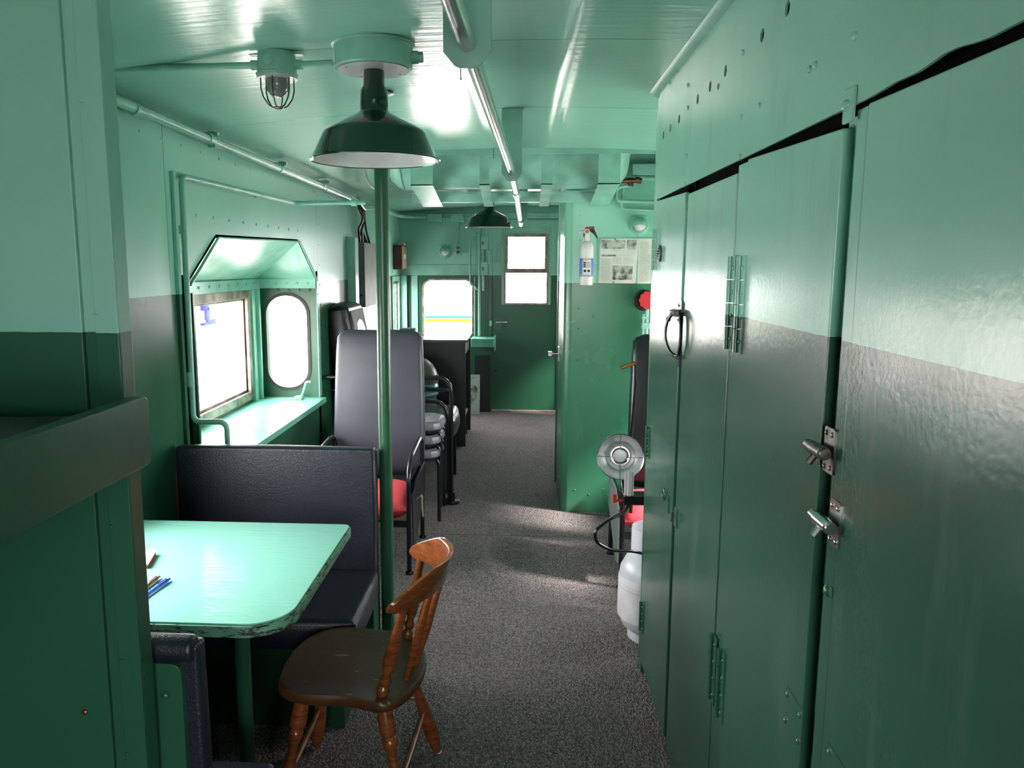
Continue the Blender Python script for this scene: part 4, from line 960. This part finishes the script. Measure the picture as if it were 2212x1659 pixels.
MB().box(NX0+.086, NX0+.208, yy, y_, 1.507, 1.595).build('interior_photo', 'photo', pgl)
mb = MB()
def lines(x0, x1, z0, z1):
    z = z1
    while z > z0: mb.box(x0, x1-random.choice((0, 0, 0, .01)), yy, y_, z-.0014, z); z -= .0034
lines(NX0+.014, NX0+.074, 1.505, 1.640); lines(NX0+.082, NX0+.142, 1.605, 1.645); lines(NX0+.148, NX0+.208, 1.605, 1.645); lines(NX0+.118, NX0+.200, 1.652, 1.664); lines(NX0+.09, NX0+.16, 1.682, 1.689)
mb.build('print', 'printgrey', pgl)
mb = MB(); lines(NX0+.248, NX1-.012, 1.50, 1.74); mb.build('print', 'printgrey', pgr)
MB().lathe([(0, 0), (.004, 0), (.003, .004), (0, .005)], (NX0+.095, y_, 1.757), (0, -1, 0), 10).lathe([(0, 0), (.004, 0), (.003, .004), (0, .005)], (NX0+.092, y_, 1.492), (0, -1, 0), 10).build('tack', 'black_rim', t, split=True)

# red wheel and fittings low on the closet wall
t = thing('shutoff_valve', 'red valve wheel on a black disc beside the newspaper clipping', 'valve', (.76, 4.9, 1.39))
c_ = Vector((.775, 4.90, 1.385))
MB().lathe([(0, 0), (.062, 0), (.066, .01), (.06, .02), (0, .02)], c_+Vector((-.02, .04, 0)), (0, -1, 0), 30).build('disc', 'black_rim', t)
o = [(.055*(1+.05*math.cos(10*a))*math.cos(a), .055*(1+.05*math.cos(10*a))*math.sin(a)) for a in [i*PI/40 for i in range(80)]]
MB().slab(o, [], lambda u, v, w_: (c_.x+u, c_.y-.01+w_, c_.z+v), .02).build('wheel', 'redplastic', t, bevel=.004)
MB().tube([(.775, 4.93, 1.33), (.775, 4.93, .95)], .011, 12).tube([(.755, 4.93, 1.30), (.755, 4.93, 1.10)], .008, 12).box(.745, .80, 4.91, 4.95, 1.21, 1.245).box(.745, .785, 4.915, 4.945, 1.27, 1.285).build('pipe', 'light', t)
MB().tube([(.775, 4.92, 1.385), (.775, 5.0, 1.385)], .012, 12).build('stem', 'worn_steel', t)
Mt = Matrix.Translation((.585, 4.93, 0)) @ Matrix.Rotation(math.radians(-15), 4, 'Y')
tag(MB().box(-.015, .015, -.02, .02, 0.004, .19, Mt).build('wood_scrap', 'dark', bevel=.002), 'short green painted stick leaning at the foot of the closet wall', 'stick')

# ================================================================== propane tank with heater
tx, ty = .585, 3.28
t = thing('propane_tank', 'white propane tank standing on the carpet behind the locker end', 'propane tank', (tx, ty, 0))
MB().lathe([(0, .03), (.10, .03), (.135, .06), (.150, .11), (.152, .26), (.146, .31), (.12, .36), (.07, .39), (0, .40)], (tx, ty, 0), (0, 0, 1), 44).build('cylinder', 'white_paint', t)
MB().lathe([(.100, 0), (.108, 0), (.108, .045), (.100, .045)], (tx, ty, 0), (0, 0, 1), 44, close=True).build('foot_ring', 'white_paint', t)
mb = MB()
for i in range(28):
    a0 = PI*.62+PI*1.6*i/28; a1_ = PI*.62+PI*1.6*(i+1)/28
    mb.hexa([(tx+r*math.cos(a), ty+r*math.sin(a), .36) for r, a in ((.098, a0), (.098, a1_), (.103, a1_), (.103, a0))], [(tx+r*math.cos(a), ty+r*math.sin(a), .49) for r, a in ((.098, a0), (.098, a1_), (.103, a1_), (.103, a0))])
weld(mb).build('collar', 'white_paint', t)
mb = MB()
for z, r in ((.12, .1535), (.235, .1545), (.25, .1542)): mb.lathe([(r-.002, z), (r, z+.002), (r-.002, z+.004)], (tx, ty, 0), (0, 0, 1), 40)
mb.build('sleeve_seam', 'ink', t)
MB().lathe([(.1535, .10), (.154, .11), (.154, .26), (.151, .285)], (tx, ty, 0), (0, 0, 1), 40).build('plastic_sleeve', 'white_plastic', t)
MB().tube([(tx, ty, .39), (tx, ty, .47)], .014, 12).build('tank_valve', 'brass', t)
t = thing('gas_heater', 'round reflector gas heater mounted above the propane tank', 'heater', (.49, 3.25, .8))
hc = on(1340, 987, Y=3.18); ax = Vector((-.12, -1, .12)).normalized()
MB().lathe([(.0, .055), (.030, .053), (.034, .040), (.040, .040), (.044, .047), (.058, .043), (.062, .033), (.078, .022), (.090, .004), (.0935, .0), (.0945, -.003), (.092, .012), (.08, .034), (.06, .053), (.03, .063), (0, .065)], hc, -ax, 48).build('reflector', 'reflector', t, sharp=25)
MB().lathe([(0, .036), (.026, .038), (.030, .046), (0, .05)], hc, -ax, 28).build('burner', 'grey_plate', t)
mb = MB(); u_ = ax.orthogonal().normalized(); v_ = ax.cross(u_)
mb.lathe([(.092, -.002), (.0955, -.004), (.0955, .003), (.092, .003)], hc, -ax, 48, close=True)
for k in range(4):
    a = math.radians(45+90*k); d_ = u_*math.cos(a)+v_*math.sin(a)
    mb.tube([hc+d_*.094, hc+d_*.06+ax*.014, hc+d_*.028+ax*.012], .0014, 6)
ringp = [hc+(u_*math.cos(a)+v_*math.sin(a))*.03+ax*.012 for a in [i*PI/10 for i in range(21)]]; mb.tube(ringp, .0014, 6)
mb.build('wire_guard', 'steel', t)
bz = on(1352, 1065, Y=3.2)
MB().box(bz.x-.018, bz.x+.018, 3.11, 3.125, bz.z+.015, bz.z+.115).box(bz.x-.007, bz.x+.007, 3.10, 3.11, bz.z+.015, bz.z+.12).build('neck', 'grey_plate', t, bevel=.003)
MB().box(bz.x-.02, bz.x+.15, 3.10, 3.18, bz.z-.022, bz.z+.016).build('control_box', 'black_rim', t, bevel=.003)
MB().tube([(bz.x-.02, 3.14, bz.z-.015), (bz.x-.045, 3.14, bz.z-.015)], .006, 10).box(bz.x-.060, bz.x-.045, 3.132, 3.148, bz.z-.022, bz.z+.012).build('knob', 'redplastic', t)
MB().tube([(bz.x+.013, 3.14, bz.z-.022), (bz.x+.013, 3.14, bz.z-.065)], .008, 8).build('fitting', 'brass', t)
MB().tube([(bz.x+.10, 3.15, bz.z-.02), (tx, ty-.02, .47)], .010, 10).build('support_post', 'steel', t)
h = [on(x, y, Y=Y_) for x, y, Y_ in ((1359, 1085, 3.14), (1352, 1105, 3.12), (1310, 1125, 3.06), (1284, 1148, 3.04), (1288, 1172, 3.04), (1320, 1190, 3.06), (1370, 1190, 3.1), (1400, 1200, 3.17))]
tag(MB().tube(h+[Vector((tx-.012, ty-.03, .46))], .0065, 12, bend=.05).build('gas_hose', 'blacktube'), 'black rubber gas hose looping between heater and propane tank', 'hose')

# ================================================================== lockers
LX = .485; LT = 1.822; LY1 = 3.0
def locker_door(parent, y0, y1, z0=.05, z1=LT-.018, name='door', extra=None, x=LX, zn=None):
    zn = zn or z1
    mb = MB().slab([(y0, z0), (y1, z0), (y1, z1), (y0, zn)], [], lambda u, v, w_: (x+w_, u, v), .02)
    if extra: extra(mb)
    return mb.build(name, 'locker', parent, bevel=.003)
def hinge(parent, y, z0, z1, side=1, n=4, mat='locker', dx=0):
    mb = MB(); yy = y
    L = z1-z0
    for k in range(4): mb.tube([(LX-.007, yy, z0+L*k/4+.001), (LX-.007, yy, z0+L*(k+1)/4-.001)], .0062, 10)
    mb.box(LX-.0035, LX, min(yy, yy+side*.034), max(yy, yy+side*.034), z0, z1)
    for k in range(n): mb.dome((LX-.0035, yy+side*.02, z0+L*(k+.5)/n), (-1, 0, 0), .0052, .004)
    return mb.build('hinge', mat, parent)
# far pair
t = thing('locker_cabinet', 'tall green double door locker at the far end of the right wall', 'locker', (.9, 2.4, 0))
MB().box(LX, XW-.01, LY1, LY1+.012, 0, cz(.9)-.03).build('end_panel', 'locker', t, bevel=.002)
MB().box(LX+.001, LX+.02, 2.955, LY1, 0, cz(.5)-.02).build('corner_stile', 'locker', t, bevel=.002)
MB().box(LX+.012, LX+.02, 2.36, 2.955, 1.80, 1.86).build('head_rail', 'locker_dark', t)
MB().box(LX+.30, LX+.32, 1.84, LY1, 0, 2.0).box(LX+.02, LX+.32, 1.835, 1.84, 0, 2.0).build('inner_back', 'locker_dark', t)
dA = locker_door(t, 2.447, 2.95, .05, 1.828, zn=1.815)
dB = locker_door(t, 1.872, 2.402, .03, 1.806, zn=1.806)
MB().box(LX+.012, LX+.025, 2.38, 2.46, 0, LT).build('center_stile', 'locker', t)
MB().box(LX+.002, LX+.02, 1.79, 1.868, 0, LT).build('stile', 'locker', t, bevel=.002)
hinge(dB, 1.868, 1.405, 1.62, -1); hinge(dB, 1.868, .525, .70, -1)
hinge(dA, 2.952, 1.58, 1.73, -1); hinge(dA, 2.952, .88, 1.00, -1); hinge(dA, 2.952, .18, .30, -1)
# grille badge
p = on(1427, 548, X=LX)
gb = MB().lathe([(0, 0), (.024, 0), (.026, .004), (.022, .006), (0, .006)], p, (-1, 0, 0), 28).build('round_vent', 'black_rim', dA)
mb = MB().lathe([(.0225, .0), (.028, .0), (.028, .007), (.0225, .008)], p, (-1, 0, 0), 28, close=True)
for k in (-1.5, -.5, .5, 1.5): mb.box(p.x-.008, p.x-.005, p.y-.015, p.y+.015, p.z+k*.009-.0015, p.z+k*.009+.0015)
mb.build('vent_bars', 'worn_steel', gb)
# barrel bolt at the top of the pair
def bolt(parent, y, z, d=1, mat='worn_steel', L=.10):
    mb = MB(); mb.box(LX-.005, LX, y-.018, y+.018, z-.032, z+.032)
    for s_ in (-1, 1):
        for s2 in (-1, 1): mb.dome((LX-.005, y+s_*.011, z+s2*.022), (-1, 0, 0), .004, .003)
    mb.tube([(LX-.016, y-L*.35, z), (LX-.016, y+L*.65*1, z)], .0075, 12)
    mb.tube([(LX-.016, y-.022, z), (LX-.016, y+.022, z)], .0115, 12)
    mb.tube([(LX-.016, y+.03, z), (LX-.03, y+.03, z-.018)], .0055, 8); mb.lathe([(0, 0), (.008, .002), (.008, .01), (0, .012)], (LX-.028, y+.03, z-.016), (-.5, 0, -.8), 10)
    return mb.build('slide_bolt', mat, parent)
bo = bolt(dB, 2.44, 1.455)
# oval pull handle
p = on(1474, 722, X=LX)
mb = MB(); N_ = 24
pts = [(LX-.012-.030*math.sin(PI*i/12) if i <= 12 else LX-.010, p.y+.012+.040*math.sin(2*PI*i/N_), p.z+.068*math.cos(2*PI*i/N_)) for i in range(N_+1)]
mb.tube(pts, .005, 8, cap=False)
mb.box(LX-.006, LX, p.y+.002, p.y+.022, p.z+.066, p.z+.10).box(LX-.006, LX, p.y+.002, p.y+.022, p.z-.10, p.z-.066).tube([(LX-.012, p.y-.01, p.z-.07), (LX-.012, p.y+.03, p.z-.07)], .006, 8)
mb.build('pull_handle', 'blacktube', dB)
# ring latch low
p = on(1440, 1068, X=LX); mb = MB()
mb.tube([(LX-.010, p.y+.016*math.cos(a), p.z+.020*math.sin(a)) for a in [i*PI/10 for i in range(21)]], .003, 8, cap=False)
mb.box(LX-.003, LX, p.y-.05, p.y-.012, p.z-.05, p.z+.01); mb.build('ring_latch', 'locker', dA)
p = on(1461, 1117, X=LX); mb = MB().box(LX-.004, LX, p.y-.02, p.y+.02, p.z-.03, p.z+.03); mb.tube([(LX-.012, p.y, p.z+.014), (LX-.014, p.y, p.z-.014)], .005, 8); mb.build('hasp', 'locker', dB)

# near pair
t = thing('locker_cabinet', 'tall green double door locker nearest the camera on the right', 'locker', (.9, 1.0, 0))
MB().box(LX+.30, LX+.32, -.6, 1.79, 0, 2.0).box(LX+.02, LX+.32, 1.785, 1.79, 0, 2.0).box(LX+.02, LX+.32, -.62, -.6, 0, 2.0).build('inner_back', 'locker_dark', t)
dC = locker_door(t, 1.278, 1.787, .03, 1.826, zn=1.806)
MB().box(LX+.018, LX+.045, 1.19, 1.30, 0, LT).build('inner_jamb', 'locker', t)
MB().box(LX-.001, LX+.016, 1.186, 1.224, 0, LT).build('stile', 'locker', t, bevel=.002)
dD = locker_door(t, .42, 1.182, .03, 1.824, x=LX-.003, zn=1.812)
MB().box(LX-.001, LX+.018, .34, .415, 0, LT).build('stile', 'locker', t, bevel=.002)
locker_door(t, -.6, .335, .03, LT-.02)
hinge(dC, 1.789, 1.405, 1.62, -1); hinge(dC, 1.789, .525, .70, -1)
def bolt2(p, mat):
    y, z = p.y, p.z; mb = MB()
    mb.slab(rrect(y-.022, y+.018, z-.036, z+.036, .005, 2), [], lambda u, v, w_: (LX-.001-w_, u, v), .004)
    for a, b in ((-.012, .026), (.010, .026), (-.012, -.026), (.010, -.028)): mb.dome((LX-.005, y+a, z+b), (-1, 0, 0), .0045, .003)
    mb.tube([(LX-.018, y-.018, z-.002), (LX-.018, y+.030, z-.002)], .0105, 14).tube([(LX-.018, y+.02, z-.002), (LX-.018, y+.052, z-.002)], .008, 12).tube([(LX-.018, y-.026, z-.002), (LX-.018, y-.018, z-.002)], .0085, 12)
    mb.tube([(LX-.018, y+.008, z-.004), (LX-.030, y+.010, z-.024)], .006, 8)
    return mb.build('slide_bolt', mat, t)
bolt2(on(1796, 972, X=LX), 'worn_steel'); bolt2(on(1808, 1130, X=LX), 'steel')
mb = MB().dome(on(1790, 1276, X=LX), (-1, 0, 0), .010, .008).box(LX-.004, LX, on(1800, 1285, X=LX).y-.004, on(1800, 1285, X=LX).y+.008, on(1800, 1290, X=LX).z, on(1800, 1268, X=LX).z)
mb.build('screw_head', 'dark', t)
# repair plates with bolts near the floor
pts4 = [on(x, y, X=LX) for x, y in ((1703, 1500), (1729, 1546), (1698, 1556), (1725, 1602))]
mb = MB()
for q in pts4: mb.dome((LX, q.y, q.z), (-1, 0, 0), .006, .005)
mb.slab([(pts4[0].y+.008, pts4[0].z+.012), (pts4[1].y-.012, pts4[0].z+.012), (pts4[1].y-.012, pts4[3].z-.012), (pts4[0].y+.008, pts4[3].z-.012)], [], lambda u, v, w_: (LX-.0012+w_, u, v), .0011)
mb.build('repair_plate', 'locker', dC)
q = on(1793, 1625, X=LX-.003); MB().dome((LX-.003, q.y, q.z), (-1, 0, 0), .006, .005).slab([(q.y+.008, q.z+.012), (q.y-.08, q.z+.012), (q.y-.08, q.z-.1), (q.y+.008, q.z-.1)], [], lambda u, v, w_: (LX-.0042+w_, u, v), .0011).build('repair_plate', 'locker', dD)

# vented panel above the locker doors
holes = []
for x, y in ((1701, 18), (1646, 76), (1567, 153), (1534, 187), (1507, 214), (1467, 257), (1448, 276), (1433, 292)):
    p = on(x, y, X=LX-.006); holes.append(circ(p.y, p.z, .0135, 16))
YP0, YP1 = -.6, 2.93
wav = [(YP1-.03, 1.832)]; y = YP1-.03
while y > YP0:
    y -= .03; wav.append((y, (1.834+.003*math.sin(y*21)+.002*math.sin(y*47) if y < 1.15 else 1.830)))
ol = [(YP1, 2.195)] + [(YP1-.005, 1.834)] + wav[1:] + [(YP0, 1.84), (YP0, 2.213)]
mb = MB().slab(ol, holes, lambda u, v, w_: (LX-.006+w_+.0, u, v), .005)
for x, y in ((1569, 15), (1537, 58), (1508, 96), (1487, 124), (1466, 153), (1448, 178), (1605, 113), (1487, 184), (1487, 233), (1602, 252), (1600, 338), (1848, 78), (1750, 150), (1763, 140), (1641, 228), (1484, 337), (1481, 398)):
    p = on(x, y, X=LX-.006); mb.dome((LX-.006, p.y, p.z), (-1, 0, 0), .0065, .005)
vp = tag(mb.build('vented_panel', 'locker'), 'light green steel panel with a row of round vent holes above the locker doors', 'panel')
p = on(1552, 187, X=LX-.006); MB().dome((LX-.006, p.y, p.z), (-1, 0, 0), .008, .003).build('hole_plug', 'tan', vp)
p = on(1838, 228, X=LX-.006); mb = MB().box(LX-.012, LX-.006, p.y-.02, p.y+.015, p.z-.025, p.z+.025); mb.dome((LX-.012, p.y, p.z), (-1, 0, 0), .009, .007).build('clip', 'locker', vp, bevel=.002)
struct(MB().box(LX+.02, LX+.04, -.6, 2.95, 1.81, 2.20).build('trim_13', 'locker_dark'))  # dark sheet behind panel and gap, shade put into its colour
# cove strip between panel and ceiling
struct(MB().hexa([(LX-.03, -.6, cz(.45)-.001), (LX+.02, -.6, cz(.45)-.001), (LX+.02, -.6, cz(.45)-.025), (LX-.004, -.6, cz(.45)-.022)], [(LX-.03, 3.0, cz(.45)-.001), (LX+.02, 3.0, cz(.45)-.001), (LX+.02, 3.0, cz(.45)-.025), (LX-.004, 3.0, cz(.45)-.022)]).build('trim_14', 'light'))
# locker bank rear and flank so that no light leaks
struct(MB().box(LX+.34, XW-.01, LY1-.02, LY1, 0, 2.14).box(LX+.02, XW, -.64, -.62, 0, 2.14).build('trim_15', 'locker_dark'))

# ceiling nails
mb = MB().tube([on(995, 135, Z=2.2), on(995, 135, Z=2.2)+Vector((0, .01, -.045))], .0015, 6).dome(on(995, 135, Z=2.2)+Vector((0, .01, -.045)), (0, 0, -1), .004)
tag(mb.build('nail', 'worn_steel'), 'bent nail sticking down from the ceiling beside the grab rail', 'nail')
mb = MB(); q = on(1066, 318, Y=4.39); mb.tube([(q.x, 4.385, cz(0)), (q.x, 4.385, cz(0)-.055)], .0018, 6).dome((q.x, 4.385, cz(0)-.055), (0, 0, -1), .004)
tag(mb.build('nail', 'worn_steel'), 'nail hanging at the ceiling edge in front of the tank', 'nail')

# ================================================================== outside
struct(MB().box(-40, 40, -30, 60, -1.3, -1.2).build('ground', plain('pale_gravel', (196, 190, 184), .9)))
z0, z1 = on(960, 696, Y=20).z, on(960, 689, Y=20).z
tag(MB().box(-4.5, .1, 20, 20.2, z0, z1).build('guard_beam', plain('yellow_paint', (214, 180, 22), .8, spec=.02)), 'yellow beam outdoors seen low through the end window', 'beam')
z0, z1 = on(960, 688, Y=24).z, on(960, 683, Y=24).z
tag(MB().box(-5.5, .1, 24, 24.2, z0, z1).build('painted_ledge', plain('teal_paint', (26, 150, 160), .8, spec=.02)), 'teal strip of wall outdoors behind the yellow beam', 'wall')
pb = plain('blue_paint', (28, 32, 150), .8, spec=.02)
def outd(x0, x1, y0, y1): 
    a, b = on(x0, y1, X=-9), on(x1, y0, X=-9); return (-9.1, -9, a.y, b.y, a.z, b.z)
mb = MB().box(*outd(452, 467, 689, 702)); mb.box(*outd(440, 453, 696, 704)); mb.box(*outd(449, 453, 664, 692)); mb.box(*outd(440, 452, 658, 672))
weld(mb); tag(mb.build('outdoor_blue_shapes', pb), 'small unclear blue shapes outdoors seen through the left bay window', 'sign')  # unclear blue shapes outdoors, built as plain boxes
